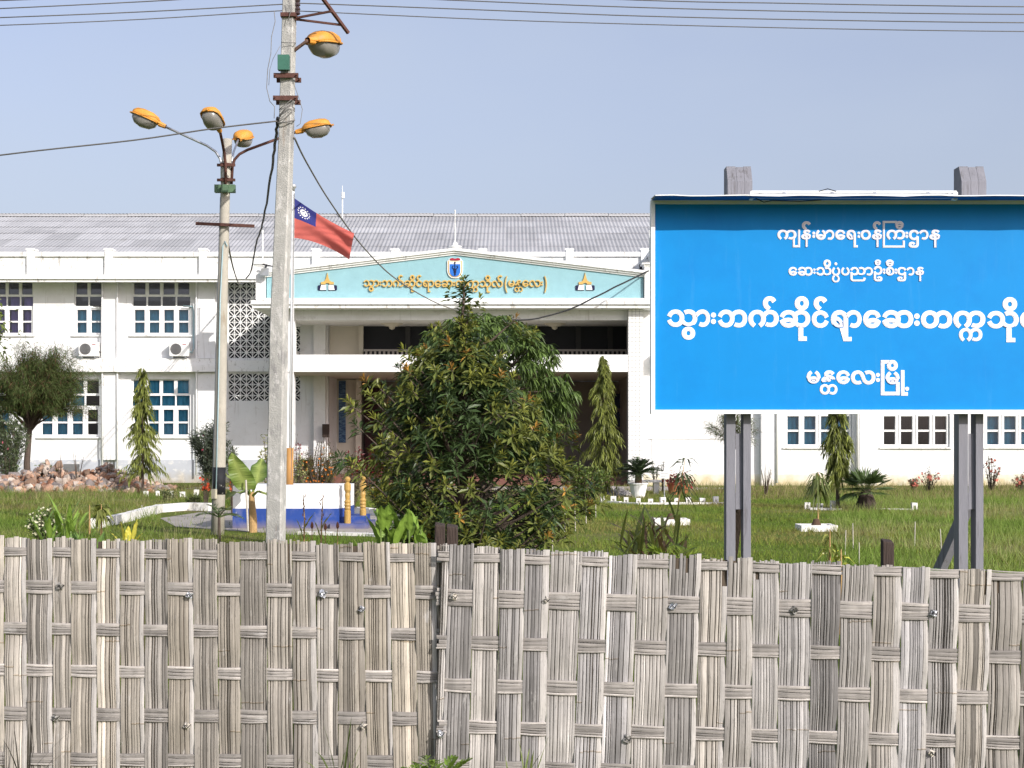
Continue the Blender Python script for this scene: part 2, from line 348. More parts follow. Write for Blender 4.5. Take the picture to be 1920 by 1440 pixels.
# ---------------------------------------------------------------- the main building
DB, DR, DP, DE = 55.0, 51.5, 51.0, 53.85          # wall, right wing, portico front, eave edge
B = thing('institute_building', (X(853, DB), DB, 0), 'long white two storey institute with turquoise pediment and grey corrugated roof', 'building')
XL, XR = -30.0, 30.0
def rect(px0, px1, py0, py1, d): return (X(px0, d), X(px1, d), Z(py1, d), Z(py0, d))
lw_up = [(-64, 62, 527, 628), (139, 192, 527, 628), (247, 357, 527, 628)]
lw_lo = [(-64, 20, 711, 819), (73, 187, 711, 819), (246, 356, 711, 819)]
jal = [(428, 563, 525, 672), (428, 563, 700, 752)]
far_l = [(-330, -220, 527, 628), (-330, -220, 711, 819)]
holes = [rect(*w, DB) for w in lw_up+lw_lo+jal+far_l]
wl_ = MB().plate(DB, XL, X(617, DB), Z(862, DB), Z(523, DB), holes, .16)
wl_.box(X(617, DB)-.02, X(617, DB), DB, DB+2.6, .3, Z(523, DB))
wl_.build('wall', 'white', B)
MB().box(XL, X(560, DB), DB-.05, DB+.1, -.3, Z(862, DB)).build('plinth', 'plinth', B)
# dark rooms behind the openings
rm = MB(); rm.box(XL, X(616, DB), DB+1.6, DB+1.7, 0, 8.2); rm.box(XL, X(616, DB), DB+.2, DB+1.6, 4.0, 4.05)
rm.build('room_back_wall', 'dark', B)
# mid-floor band, eave, pilasters
bd = MB(); bd.box(XL, X(425, DB), DB-.42, DB-.004, Z(697, DB-.42), Z(684, DB-.42)); bd.box(XL, X(425, DB), DB-.34, DB-.003, Z(684, DB-.42), Z(672, DB-.3))
bd.box(X(428, DB), X(612, DB), DB-.06, DB-.002, Z(697, DB), Z(676, DB)); bd.box(X(428, DB), X(612, DB), DB-.09, DB-.003, Z(697, DB), Z(690, DB))
bd.build('string_course', 'trim', B)
for a, b in ((197, 222), (373, 405), (-200, -175), (-110, -85)):
    pl = MB(); pl.box(X(a, DB), X(b, DB), DB-.22, DB-.001, Z(672, DB), Z(523, DB)); pl.box(X(a, DB), X(b, DB), DB-.22, DB-.001, Z(862, DB), Z(698, DB-.42)); pl.build('pilaster', 'white', B)
pl = MB(); pl.box(X(590, DB), X(612, DB), DB-.3, DB-.001, .3, Z(523, DB)); pl.build('pilaster', 'white', B); pl = MB(); pl.box(X(405, DB), X(427, DB), DB-.06, DB-.002, Z(860, DB), Z(523, DB))
pl.build('pilaster', 'white', B)
ev = MB(); ev.box(XL, XR, DE, DB+.3, Z(523, DE), Z(515, DE)); ev.box(XL, XR, DE+.08, DE+.3, Z(528, DE), Z(523, DE))
ev.build('eave_slab', 'trim', B)
pa = MB(); pa.box(XL, XR, DE+.12, DE+.27, Z(515, DE), Z(479, DE)); pa.box(XL, XR, DE+.03, DE+.36, Z(480.5, DE), Z(472, DE))
for i, px in enumerate((-150, -60, 57, 203, 380, 592, 740, 905, 1068, 1209, 1360, 1500, 1640, 1800, 1960, 2100)):
    pa.box(X(px-7, DE), X(px+7, DE), DE+.0, DE+.42, Z(514.9, DE), Z(468, DE)); pa.box(X(px-8.5, DE), X(px+8.5, DE), DE-.02, DE+.45, Z(469, DE), Z(466, DE))
pa.build('parapet', 'trim', B)
# thin drain pipes
dp = MB()
for px in (223.5, 195.5, 371): dp.tube([(X(px, DB), DB-.27, .3), (X(px, DB), DB-.27, Z(526, DB))], .035, 8)
dp.build('drain_pipe', 'clean', B, smooth=True)
MB().box(X(120, DB), X(150, DB), DB-.07, DB-.04, Z(885, DB), Z(870, DB)).build('vent_grille', 'grille', B)
# corrugated roof, in overlapping rows of sheets
rf = MB(); yr, zr = 62.0, Z(405, 62.0); ye, ze = DB-.2, Z(476, DB-.2)
rows = 6; pitch = .155; xs = np.arange(XL, XR+.01, pitch/4); ph = np.arange(len(xs)) % 4
prof = np.array([0, .5, 1, .5])[ph]*.027
sheet = rng.normal(0, 1, (rows, 200))
for side in (1, -1):
    for r in range(rows):
        t0, t1 = r/rows, (r+1)/rows+.025
        L = []
        for t in (t0, t1):
            y = ye+(yr-ye)*t if side == 1 else 2*yr-(ye+(yr-ye)*t)
            z = ze+(zr-ze)*t+(.016 if t == t0 else 0)
            L.append(np.stack([xs, np.full_like(xs, y), z+prof+rng.normal(0, .003)], 1))
        n = len(xs); v = np.concatenate(L); i = np.arange(n-1)
        f = np.stack([i, i+1, i+n+1, i+n], 1) if side == 1 else np.stack([i+1, i, i+n, i+n+1], 1)
        tone = .37*(1+.07*sheet[r, (np.arange(n)//32) % 200]+.03*sheet[(r+3) % rows, (np.arange(n)//8) % 200])
        c = np.stack([tone, tone, tone*1.02], 1); rf.add(v, f, np.concatenate([c, c]))
roof = rf.build('roof', 'roof', B)
rc = MB()
for k in range(int((XR-XL)/1.9)):
    x = XL+1.9*k; dz = random.uniform(-.012, .012)
    rc.hexa([(x, yr-.28, zr-.05+dz), (x+1.88, yr-.28, zr-.05+dz), (x, yr+.28, zr-.05+dz), (x+1.88, yr+.28, zr-.05+dz), (x, yr-.1, zr+.10+dz), (x+1.88, yr-.1, zr+.10+dz), (x, yr+.1, zr+.10+dz), (x+1.88, yr+.1, zr+.10+dz)])
rc.build('ridge_cap', mat('ridge_metal', (.40, .40, .40), .6, .1, 2), roof)
an = MB(); ax = X(642, 61.5); an.tube([(ax, 61.5, zr-.5), (ax, 61.5, Z(372, 61.5))], .03, 6); an.tube([(ax, 61.5, Z(372, 61.5)), (ax, 61.5, Z(348, 61.5))], .012, 5); an.tube([(ax+.03, 61.45, Z(372, 61.5)), (ax+.03, 61.45, Z(361, 61.5))], .07, 8)
an.build('antenna', 'metal_w', roof)
bw = MB(); bw.box(XL, XR, 69.0, 69.2, 0, ze+.1); bw.build('rear_wall', 'white', B)

# windows
def curtain(mb, x0, x1, z0, z1, y):
    n = max(8, int((x1-x0)/.05)); V, Fc = [], []; ph = random.uniform(0, 6)
    for i in range(n+1):
        x = x0+(x1-x0)*i/n; o = .035*math.sin(i*1.35+ph)+.02*math.sin(i*.41+ph)
        V += [(x, y+o, z0), (x, y+o*.6, z1)]
    mb.add(V, [(2*i, 2*i+2, 2*i+3, 2*i+1) for i in range(n)])
def window(d, px0, px1, py0, py1, cols, cloth, full=False, drop=(), tall=.0):
    x0, x1, z0, z1 = rect(px0, px1, py0, py1, d); w, h = x1-x0, z1-z0; y = d+.10
    hl = []; cw = w/cols
    rowsf = [(.0, .245, .115), (.285, .46, .05), (.53, .735, .17), (.765, .965, .17)]
    for c in range(cols):
        for (a, b, m) in rowsf:
            hl.append((x0+cw*(c+m), x0+cw*(c+1-m), z1-h*b, z1-h*max(a, .018)))
    fr = MB().plate(y, x0+.002, x1-.002, z0+.002, z1-.002, hl, .05)
    wn_ = fr.build('window', 'clean', B)
    fb = MB()                                   # casement stiles standing proud, a sill, thin meeting lines
    for c in range(cols):
        xa, xb = x0+cw*(c+.05), x0+cw*(c+.95); zt, zb = z1-h*.50, z0+h*.012
        for q in ((xa, xa+cw*.10), (xb-cw*.10, xb)): fb.box(q[0], q[1], y-.03, y-.002, zb, zt)
        fb.box(xa+cw*.10, xb-cw*.10, y-.03, y-.002, zt-.06, zt); fb.box(xa+cw*.10, xb-cw*.10, y-.03, y-.002, zb, zb+.06)
    fb.build('casement', 'clean', wn_)
    MB().box(x0-.08, x1+.08, d-.09, d+.08, z0-.06, z0-.002).build('sill', 'trim', wn_)
    gl = MB(); gl.add([(x0, y+.035, z0), (x1, y+.035, z0), (x1, y+.035, z1), (x0, y+.035, z1)], [(0, 1, 2, 3)]); gl.build('pane', 'glass', wn_)
    cu = MB()
    for c in range(cols):
        if c in drop: continue
        curtain(cu, x0+cw*(c+random.choice((0, 0, 0, .12, .22)))+.01, x0+cw*(c+1-random.choice((0, 0, 0, .1, .2)))-.01, z0+.03, z1-(.02 if full else h*(.5-tall)), y+.19)
    if cu.n: cu.build('curtain', cloth, wn_)
    return wn_
window(DB, -64, 62, 527, 628, 5, 'purple_cloth', tall=.25)
window(DB, 139, 192, 527, 628, 2, 'blue_cloth')
window(DB, 247, 357, 527, 628, 4, 'blue_cloth')
window(DB, -64, 20, 711, 819, 3, 'blue_cloth', True)
window(DB, 73, 187, 711, 819, 4, 'blue_cloth', True, drop=(3,))
window(DB, 246, 356, 711, 819, 4, 'blue_cloth', True)
for r_ in far_l: window(DB, *r_, 4, 'blue_cloth')

# pierced ventilation blocks
def jali(px0, px1, py0, py1, d):
    mb = MB(); x0, x1, z0, z1 = rect(px0, px1, py0, py1, d); s = .232
    nx, nz = max(1, round((x1-x0)/s)), max(1, round((z1-z0)/s)); sx, sz = (x1-x0)/nx, (z1-z0)/nz; y0, y1 = d+.02, d+.065
    for i in range(nx+1): mb.box(x0+i*sx-.012, x0+i*sx+.012, y0, y1, z0, z1)
    for j in range(nz+1): mb.box(x0, x1, y0+.004, y1, z0+j*sz-.012, z0+j*sz+.012)
    for i in range(nx):
        for j in range(nz):
            a, b, c, e = x0+i*sx, x0+(i+1)*sx, z0+j*sz, z0+(j+1)*sz
            fl = (i+j) % 2
            for o in (-.6, 0, .6):
                if o == 0: p, q = (0, 0), (1, 1)
                elif o < 0: p, q = (-o, 0), (1, 1+o)
                else: p, q = (0, o), (1-o, 1)
                if fl: p, q = (1-p[0], p[1]), (1-q[0], q[1])
                mb.bar((a+p[0]*sx, (y0+y1)/2+.004*(o+.5), c+p[1]*sz), (a+q[0]*sx, (y0+y1)/2+.004*(o+.5), c+q[1]*sz), .034 if o == 0 else .016, .04, up=(0, 1, 0))
    return mb.build('pierced_screen', 'clean', B)
for q in jal: jali(*q, DB)

# portico
po = MB()
po.box(X(470, 50.5), X(1236, 50.5), 50.5, DB, Z(570.5, 50.5), Z(563, 50.5)); po.box(X(473, 50.5), X(1233, 50.5), 50.58, DB, Z(577, 50.5), Z(571.5, 50.5))
po.box(X(478, 50.5), X(1228, 50.5), 50.68, DB, Z(571.6, 50.5), Z(570.4, 50.5))
po.build('portico_roof', 'trim', B)
bm_ = MB(); bm_.box(X(525, 51.3), X(1206, 51.3), 51.3, 51.6, Z(600, 51.3), Z(577.1, 50.5)); bm_.box(X(862, 51.28), X(880, 51.28), 51.2, 51.3, Z(600, 51.3), Z(577.1, 50.5))
bm_.box(X(525, 51.3), X(525, 51.3)+.3, 51.6, DB-.3, Z(600, 51.3)+.02, Z(577.1, 50.5)); bm_.build('portico_beam', 'white', B)
# the portico floor of the upper storey with its white front
bl = MB(); bl.box(X(523, DP), X(523, DP)+.12, DP+.16, DB-.02, Z(697, DP), Z(646, DP)); bl.box(X(522, DP), X(1177.5, DP), DP, DP+.16, Z(697, DP), Z(665, DP)); bl.build('balcony_front_and_sun_block', 'clean', B)  # unseen side wall added first, to keep sun off the pierced-screen wall
fl = MB(); fl.box(X(527, DP), X(1206, DP), DP+.16, 59, Z(697, DP)+.03, Z(697, DP)+.2); fl.build('upper_floor', 'beige', B)
cl = MB()
cl.box(X(526, DP), X(550, DP), DP+.06, DP+.5, 0, Z(665, DP)); cl.box(X(528, DP), X(551, DP), DP+.22, DP+.6, Z(665, DP), Z(577.1, 50.5))
cl.build('column', 'white', B)
# tiled column: tiles stand proud of dark joints
tc_ = MB(); jn = MB(); xa, xb = X(1178, DP), X(1206, DP); zt = Z(577.1, 50.5)
jn.box(xa, xb, DP+.01, DP+.55, .05, zt)
zz = .05; k = 0
tw = (xb-xa)/4
while zz < zt-.02:
    z2 = min(zz+.135, zt)
    for i in range(4): tc_.box(xa+i*tw+.007, xa+(i+1)*tw-.007, DP, DP+.012, zz+.009, z2-.006)
    for j in range(4): tc_.box(xb-.002, xb+.008, DP+.01+j*.135+.004, DP+.01+(j+1)*.135-.004, zz+.005, z2-.003)
    zz = z2
jcol = jn.build('tiled_column', mat('tile_joint', (.38, .38, .38), .9, .1, 3), B); tc_.build('tile_facing', 'tile', jcol)
# inside of the portico
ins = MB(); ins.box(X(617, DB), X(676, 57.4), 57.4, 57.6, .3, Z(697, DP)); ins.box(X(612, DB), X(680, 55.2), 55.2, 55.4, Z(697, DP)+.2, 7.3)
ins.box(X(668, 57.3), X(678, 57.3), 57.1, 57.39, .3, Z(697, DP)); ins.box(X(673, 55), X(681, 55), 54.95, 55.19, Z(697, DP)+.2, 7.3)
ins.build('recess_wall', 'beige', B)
bk = MB(); bk.box(X(600, 59), 6.2, 59.4, 59.6, .3, Z(697, DP)); bk.box(4.45, 4.6, 51.6, 59.4, 0, 7.4); bk.build('hall_wall', 'shaded_beige', B)
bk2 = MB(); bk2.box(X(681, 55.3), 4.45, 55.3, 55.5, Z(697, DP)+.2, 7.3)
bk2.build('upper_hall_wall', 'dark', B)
ce = MB(); ce.box(X(527, DP), 4.6, 51.6, 59.4, Z(600, 51.3)+.1, Z(600, 51.3)+.2); ce.build('ceiling', 'white', B)
jm = mat('dark_joinery', (.05, .05, .055), .6, .1, 2)
for px in (760, 840, 920, 1000, 1080, 1140): MB().box(X(px, 55.2), X(px+9, 55.2), 55.2, 55.29, Z(697, DP)+.2, 7.0).build('window_post', jm, B)
ba = MB(); z0 = Z(668, 54.6)-.25; z1 = Z(655, 54.6)
ba.box(X(681, 54.6), 4.45, 54.55, 54.67, z1-.07, z1); x = X(681, 54.6)+.08
while x < 4.4: ba.box(x, x+.075, 54.57, 54.65, z0, z1-.07); x += .172
ba.build('balustrade', mat('grey_balusters', (.34, .32, .31), .8, .1, 3), B)
for px in (735, 1040):
    cr = MB(); c = P(px, 602, 54); zc = Z(600, 51.3)+.1; cr.lathe([(.42, 0), (.42, -.03), (.3, -.05), (.26, -.1), (.12, -.12), (.1, -.2), (.01, -.24)], (c.x, 54, zc), 20)
    cr.build('ceiling_lamp', 'beige', B, smooth=False)
dr = MB(); dr.box(X(684, 59.2), X(716, 59.2), 59.2, 59.35, .3, Z(720, 59.2)); dr.build('hall_door', mat('dark_red_door', (.05, .012, .015), .5, .2, 3), B)
# barred window at the right of the hall
hw = MB(); hh = [rect(1152+13*i, 1163+13*i, 738+34*j, 766+34*j, 58.6) for i in range(2) for j in range(3)]
hw.plate(58.6, X(1149, 58.6), X(1180, 58.6), Z(845, 58.6), Z(734, 58.6), hh, .06); hwo = hw.build('window', mat('dull_brown_frame', (.16, .13, .12), .7, .1, 2), B)
MB().box(X(1149, 58.6), X(1180, 58.6), 58.66, 58.7, Z(845, 58.6), Z(734, 58.6)).build('pane', mat('dark_blue_pane', (.012, .02, .06), .2, .1, 2, spec=.6), hwo)
st = MB(); st.box(X(560, DB), 4.45, 51.9, 59.4, 0, .3); st.box(-5.5, 4.45, 51.55, 51.9, 0, .15)
st.build('entrance_step', 'step', B)
# pediment
rk = lambda px: 508+(466-508)*(px-498)/(853-498) if px < 853 else 466+(508-466)*(px-853)/(1208-853)
pd = MB(); pts = [(500, 562.5), (1206, 562.5), (1206, rk(1206)+8), (853, rk(853)+8), (500, rk(500)+8)]
pd.prism([(X(a, DP), Z(b, DP)) for a, b in pts], DP, DP+.3); ped = pd.build('pediment', 'teal', B, fix=True)
cn = MB()
for lo, hi, y in ((0, 5, DP-.2), (5, 8.5, DP-.13), (8.5, 12, DP-.06)):
    for a, b in ((497, 853), (853, 1209)):
        cn.prism([(X(a, DP), Z(rk(a)+hi, DP)), (X(b, DP), Z(rk(b)+hi, DP)), (X(b, DP), Z(rk(b)+lo, DP)), (X(a, DP), Z(rk(a)+lo, DP))], y, DP+.36-y*0)
cn.build('raking_cornice', 'trim', ped, fix=True)
MB().box(X(497, DP), X(1209, DP), DP-.12, DP-.002, Z(563, DP)-.02, Z(559.5, DP)).build('cornice', 'trim', ped)
fi = MB(); c = (X(853, DP), DP+.1, Z(467, DP))
fi.lathe([(.16, -.05), (.16, .05), (.24, .08), (.24, .11), (.1, .14), (.09, .22), (.05, .26), (.02, .3), (.018, 1.36), (.03, 1.37), (.03, 1.41), (.002, 1.43)], c, 12); fi.build('finial', 'trim', ped)
for px in (489.5, 1216.5):
    eb = MB(); x0, x1 = X(px-8.5, DP), X(px+8.5, DP)
    eb.box(x0, x1, DP-.16, DP+.4, Z(562.4, DP), Z(501, DP)); eb.box(x0-.03, x1+.03, DP-.19, DP+.43, Z(501, DP), Z(497, DP)); eb.box(x0-.1, x1+.1, DP-.25, DP+.5, Z(497, DP), Z(494, DP)); eb.box(x0+.06, x1-.06, DP-.05, DP+.3, Z(494, DP), Z(490, DP))
    ebo = eb.build('end_pier', 'trim', ped)
    MB().tube([(X(px+2, DP), DP+.1, Z(490, DP)), (X(px+2, DP), DP+.1, Z(434, DP))], .028, 6).tube([(X(px+2, DP), DP+.1, Z(434, DP)), (X(px+2, DP), DP+.1, Z(431, DP))], .04, 6).build('lightning_rod', 'metal_w', ebo)
# crest
def shield(cx, w, top, bot, inset=0):
    a = [(cx-w+inset, top+inset*.6), (cx+w-inset, top+inset*.6)]; h = bot-top
    for k in range(0, 11):
        t = k/10; x = (w-inset)*math.cos(t*math.pi/2)**.8; y = top+h*.52+(h*.48-inset)*math.sin(t*math.pi/2); a.append((cx+x, y))
    for k in range(9, -1, -1):
        t = k/10; x = (w-inset)*math.cos(t*math.pi/2)**.8; y = top+h*.52+(h*.48-inset)*math.sin(t*math.pi/2); a.append((cx-x, y))
    return [(X(p, DP), Z(q, DP)) for p, q in a]
cs = MB(); cs.prism(shield(853.3, 14.8, 489, 522), DP-.05, DP-.001); cs.prism([(X(853.3+dx, DP), Z(y, DP)) for dx, y in ((-12, 489), (-12, 486), (-7, 484), (0, 486), (7, 484), (12, 486), (12, 489))], DP-.048, DP-.001)
crest = cs.build('crest', 'clean', ped, fix=True)
MB().prism(shield(853.3, 14.8, 489, 522, 1.5), DP-.058, DP-.051).build('crest_ring', 'gold', crest, fix=True)
MB().prism(shield(853.3, 14.8, 489, 522, 3.3), DP-.066, DP-.059).build('crest_field', 'clean', crest, fix=True)
MB().prism(shield(853.3, 10.2, 495.5, 519, .2), DP-.075, DP-.067).build('crest_shield', 'deep_blue', crest, fix=True)
MB().prism([(X(853.3+dx, DP), Z(y, DP)) for dx, y in ((-10, 488), (-9, 485), (-5, 484), (0, 485.5), (5, 484), (9, 485), (10, 488), (5, 488.8), (-5, 488.8))], DP-.07, DP-.051).build('crest_book', 'red_paint', crest, fix=True)
cd = MB(); yy = DP-.085; q = lambda dx, y: (X(853.3+dx, DP), yy, Z(y, DP))
cd.tube([q(0, 492), q(0, 517)], .016, 6)
for s_ in (-1, 1):
    cd.tube([q(s_*(2.2+3.4*math.sin(t*.9+.3)*(1-t/9)) if t < 4 else s_*(2.6*math.cos((t-4)*1.55))*(1-(t-4)/7), 499+t*1.9) for t in np.linspace(0, 9, 30)], .016, 5)
cd.lathe([(.001, -.04), (.04, 0), (.001, .04)], q(0, 493), 8); cd.build('crest_staff', 'ink', crest)
# book and pagoda emblems
def emblem(cx):
    p = lambda dx, y: (X(cx+dx, DP), Z(y, DP))
    spire = [(-12, 533.5), (-12, 529), (-8, 528.6), (-4.5, 526.5), (-2.6, 522), (-1, 516), (0, 511), (1, 516), (2.6, 522), (4.5, 526.5), (8, 528.6), (12, 529), (12, 533.5), (4, 533.5), (3, 531.5), (0, 530.7), (-3, 531.5), (-4, 533.5)]
    mb = MB(); n = len(spire); mb.prism([p(*q) for q in spire], DP-.05, DP-.001); e = mb.build('pagoda_emblem', 'gold', ped, fix=True)
    bk = MB(); pg = MB()
    for s in (-1, 1):
        bk.prism([p(s*2, 544.8), p(s*16.5, 544.8), p(s*18, 543), p(s*18, 536.5), p(s*16.8, 535), p(s*2, 535)], DP-.03, DP-.002)
        pg.prism([p(s*2.3, 543.8), p(s*13.6, 543.8), p(s*11.4, 534.6), p(s*2.3, 534.6)], DP-.045, DP-.031)
    bk.build('book_cover', 'ink', e, fix=True); pg.build('book_page', 'clean', e, fix=True)
emblem(614); emblem(1097)

# right wing
Wx0 = X(1206, DR)
rw_px = [(1472, 1598), (1653, 1781), (1847, 1975), (2030, 2158), (2220, 2348)]
hl = [rect(a, b, 716, 838, DR) for a, b in rw_px]+[rect(a, b, 505, 622, DR) for a, b in rw_px]
MB().plate(DR, Wx0, XR, Z(889, DR), Z(486, DR), hl, .16).build('wall', 'white', B)
MB().box(Wx0, XR, DR-.05, DR+.1, -.3, Z(889, DR)).build('plinth', 'plinth2', B)
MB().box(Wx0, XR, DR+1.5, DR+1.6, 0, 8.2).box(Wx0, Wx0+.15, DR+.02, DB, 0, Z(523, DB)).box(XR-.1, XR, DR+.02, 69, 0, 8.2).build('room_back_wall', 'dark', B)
for i, (a, b) in enumerate(rw_px):
    window(DR, a, b, 716, 838, 4, 'blue_cloth' if i != 1 else 'grey_cloth', i != 1, drop=() if i != 1 else (0, 1, 2))
    window(DR, a, b, 505, 622, 4, 'blue_cloth')
for a, b in ((1425, 1452), (1608, 1640), (1805, 1835), (1990, 2020), (2175, 2205)): MB().box(X(a, DR), X(b, DR), DR-.3, DR-.001, -.1, Z(486, DR)).build('pilaster', 'white', B)
pr = MB(); pr.box(X(1222, DR), X(1424, DR), DR-.03, DR-.001, Z(889, DR), Z(822, DR)); pr.box(X(1217, DR), X(1424, DR), DR-.06, DR-.002, Z(823, DR), Z(821, DR))
pr.build('dado', 'white', B)
sc2 = MB(); sc2.box(X(1222, DR), XR, DR-.42, DR-.004, Z(690, DR), Z(664, DR)); sc2.build('string_course', 'trim', B)
e2 = MB(); e2.box(X(1222, DR-1), XR, DR-1.0, DR+.3, Z(486, DR), Z(478, DR)); e2.box(X(1222, DR-1), XR, DR-.9, DR-.75, Z(478, DR), Z(438, DR)); e2.box(X(1222, DR-1), XR, DR-.75, DE+.1, Z(478, DR), Z(470, DR)); e2.build('parapet', 'trim', B)
d2 = MB()
for px in (1453.5, 1604): d2.tube([(X(px, DR), DR-.34, .1), (X(px, DR), DR-.34, Z(500, DR))], .045, 8)
d2.build('drain_pipe', 'clean', B, smooth=True)

# ---------------------------------------------------------------- fixtures on the building
def air_conditioner(px, label):
    d = DB-.52; x0, x1, z0, z1 = rect(px, px+36, 641, 668, d)
    t = thing('air_conditioner', ((x0+x1)/2, DB, z0), label, 'air conditioner', 'outdoor air conditioner units on the left wing')
    b = MB(); b.box(x0, x1, d, DB-.14, z0, z1); bo = b.build('casing', 'metal_w', t)
    mod = bo.modifiers.new('bevel', 'BEVEL'); mod.width = .02; mod.segments = 2
    cx, cz, r = x0+.26, (z0+z1)/2, .215
    f = MB(); 
    for k in range(7): 
        a = r*(k+.4)/7; f.tube([(cx+a*math.cos(q), d-.012, cz+a*math.sin(q)) for q in np.linspace(0, 2*math.pi, 25)], .006, 4)
    for k in range(6): f.bar((cx, d-.012, cz), (cx+r*math.cos(k*math.pi/3), d-.012, cz+r*math.sin(k*math.pi/3)), .012)
    f.tube([(cx, d+.001, cz), (cx, d-.003, cz)], [r, r], 28); f.build('fan_grille', 'grille', t)
    MB().box(x1-.22, x1-.08, d-.006, d-.001, z1-.11, z1-.085).build('badge', 'red_paint', t)
    MB().box(x0+.1, x0+.14, DB-.5, DB-.001, z0-.05, z0-.002).box(x1-.14, x1-.1, DB-.5, DB-.001, z0-.05, z0-.002).build('bracket', 'steel', t)
    p = MB(); p.tube([(x1, DB-.3, z0+.2), (x1+.08, DB-.25, z0+.15), (x1+.12, DB-.12, z0+.35), (x1+.10, DB-.06, z1+.3), (x1+.10, DB-.06, Z(585, DB)), (x1+.06, DB-.06, Z(575, DB)), (x1-.3, DB-.05, Z(574, DB))], .032, 7); p.build('pipe', 'cable' if px < 200 else 'pvc', t, smooth=True)
air_conditioner(147, 'white outdoor air conditioner under the narrow two-light upper window')
air_conditioner(317, 'white outdoor air conditioner under the wide four-light window nearest the lamp post')
fl = thing('floodlight', tuple(P(497, 508, DP-.5)), 'small dark floodlight on left end pier of the pediment', 'floodlight')
c = P(497, 509, DP-.45)
MB().hexa([(c.x-.16, c.y-.05, c.z-.13), (c.x+.12, c.y-.09, c.z-.15), (c.x-.16, c.y+.12, c.z-.13), (c.x+.12, c.y+.12, c.z-.15), (c.x-.13, c.y-.08, c.z+.1), (c.x+.15, c.y-.1, c.z+.12), (c.x-.13, c.y+.1, c.z+.1), (c.x+.15, c.y+.1, c.z+.12)]).build('housing', 'steel', fl)
MB().bar((c.x+.02, c.y, c.z+.1), (c.x+.0, DP-.16, c.z+.28), .05).bar((c.x-.08, c.y-.02, c.z+.26), (c.x+.26, c.y-.02, c.z+.18), .06, .04).build('bracket', 'black', fl)
nb = MB(); nb.box(X(635, 57.3), X(648, 57.3), 57.33, 57.38, Z(830, 57.3), Z(714, 57.3))
tag(nb.build('notice_board', mat('navy_board', (.02, .06, .15), .6, .1, 3, stain=[((.14, .24, .36), 1, .48, .05, .8, (5, 1, 26))]), loc=(X(641, 57.3), 57.3, Z(830, 57.3))), 'tall narrow navy notice board on the beige portico wall', 'board')
lf = MB()
for a in (0, .1, .2): lf.bar((X(608, 54)+a, 53.9, .3), (X(604, 54)+a*.8, 54.5, Z(795, 54)), .025)
lf.box(X(604, 54)-.05, X(604, 54)+.22, 54.38, 54.44, Z(820, 54), Z(795, 54)); tag(lf.build('leaning_rack', 'stump', loc=(X(606, 54), 54.2, .3)), 'dark narrow rack leaning on the portico pillar beside the notice board', 'rack')
# ---------------------------------------------------------------- lettering (each letter set on its own measured box)
_gl = {}
def glyph(ch, off):
    if (ch, off) in _gl: return _gl[ch, off]
    cu = bpy.data.curves.new('text', 'FONT'); cu.body = ch; cu.resolution_u = 5; cu.offset = off; cu.extrude = .5
    o = bpy.data.objects.new('text', cu); COL.objects.link(o)
    me = o.evaluated_get(bpy.context.evaluated_depsgraph_get()).to_mesh()
    V = np.array([v.co for v in me.vertices]).reshape(-1, 3); Fc = [tuple(p.vertices) for p in me.polygons]
    bpy.data.objects.remove(o); bpy.data.curves.remove(cu)
    _gl[ch, off] = (V, Fc); return V, Fc
def write(mb, items, d, thick, off, ref, wpx, conv, lift=0):
    """items: (char, x0, x1, y0, y1) measured boxes; wpx: stroke half width for drawn strokes"""
    for it in items:
        ch, a, b, c, e = it[:5]
        p0 = conv(a, c); p1 = conv(b, e); x0, x1, zt, zb = X(p0[0], d), X(p1[0], d), Z(p0[1], d), Z(p1[1], d)
        if ch in ('dots', 'dot'):
            r = (x1-x0)/2*(1 if off == ref else .62); cx = (x0+x1)/2
            for z in ((zt-(x1-x0)/2, zb+(x1-x0)/2) if ch == 'dots' else ((zt+zb)/2,)):
                mb.prism([(cx+r*math.cos(k*math.pi/9), z+r*math.sin(k*math.pi/9)) for k in range(18)], d-thick-lift, d-lift)
            continue
        if ch == 'line':
            w = wpx*d/F*(1 if off == ref else .55)
            pts = [(X(conv(*q)[0], d), Z(conv(*q)[1], d)) for q in it[5]]
            for i in range(len(pts)-1):
                (ax, az), (bx, bz) = pts[i], pts[i+1]
                mb.box(min(ax, bx)-w, max(ax, bx)+w, d-thick-lift-.0001*i, d-lift, min(az, bz)-w, max(az, bz)+w)
            continue
        R0, _ = glyph(ch, ref); V, Fc = glyph(ch, off)
        if not len(V): continue
        lo, hi = R0.min(0), R0.max(0)
        if len(it) > 5 and it[5] == 'notail': lo[1] = -.035
        sx, sz = (x1-x0)/max(hi[0]-lo[0], 1e-4), (zt-zb)/max(hi[1]-lo[1], 1e-4)
        W = np.stack([x0+(V[:, 0]-lo[0])*sx, d-lift-thick*(V[:, 2]+.5), zb+(V[:, 1]-lo[1])*sz], 1)
        if len(it) > 5 and it[5] == 'notail': W[:, 2] = np.maximum(W[:, 2], zb)
        mb.add(W, Fc)
L3 = [('သ', 62, 380, 228, 412), ('\u103d', 215, 358, 410, 548), ('\u102c', 352, 515, 228, 412), ('dots', 524, 578, 260, 382), ('ဘ', 598, 908, 230, 418), ('က', 920, 1242, 232, 418),
      ('\u103a', 1075, 1215, 88, 240), ('ဆ', 1252, 1575, 235, 420), ('\u102d', 1412, 1560, 88, 238), ('\u102f', 1450, 1540, 405, 560), ('င', 1592, 1770, 238, 422), ('\u103a', 1612, 1755, 90, 242)]
c2 = lambda cx: (1560+cx/5.333-1240)*5.647
cy2 = lambda cy: cy*5.647/5.333
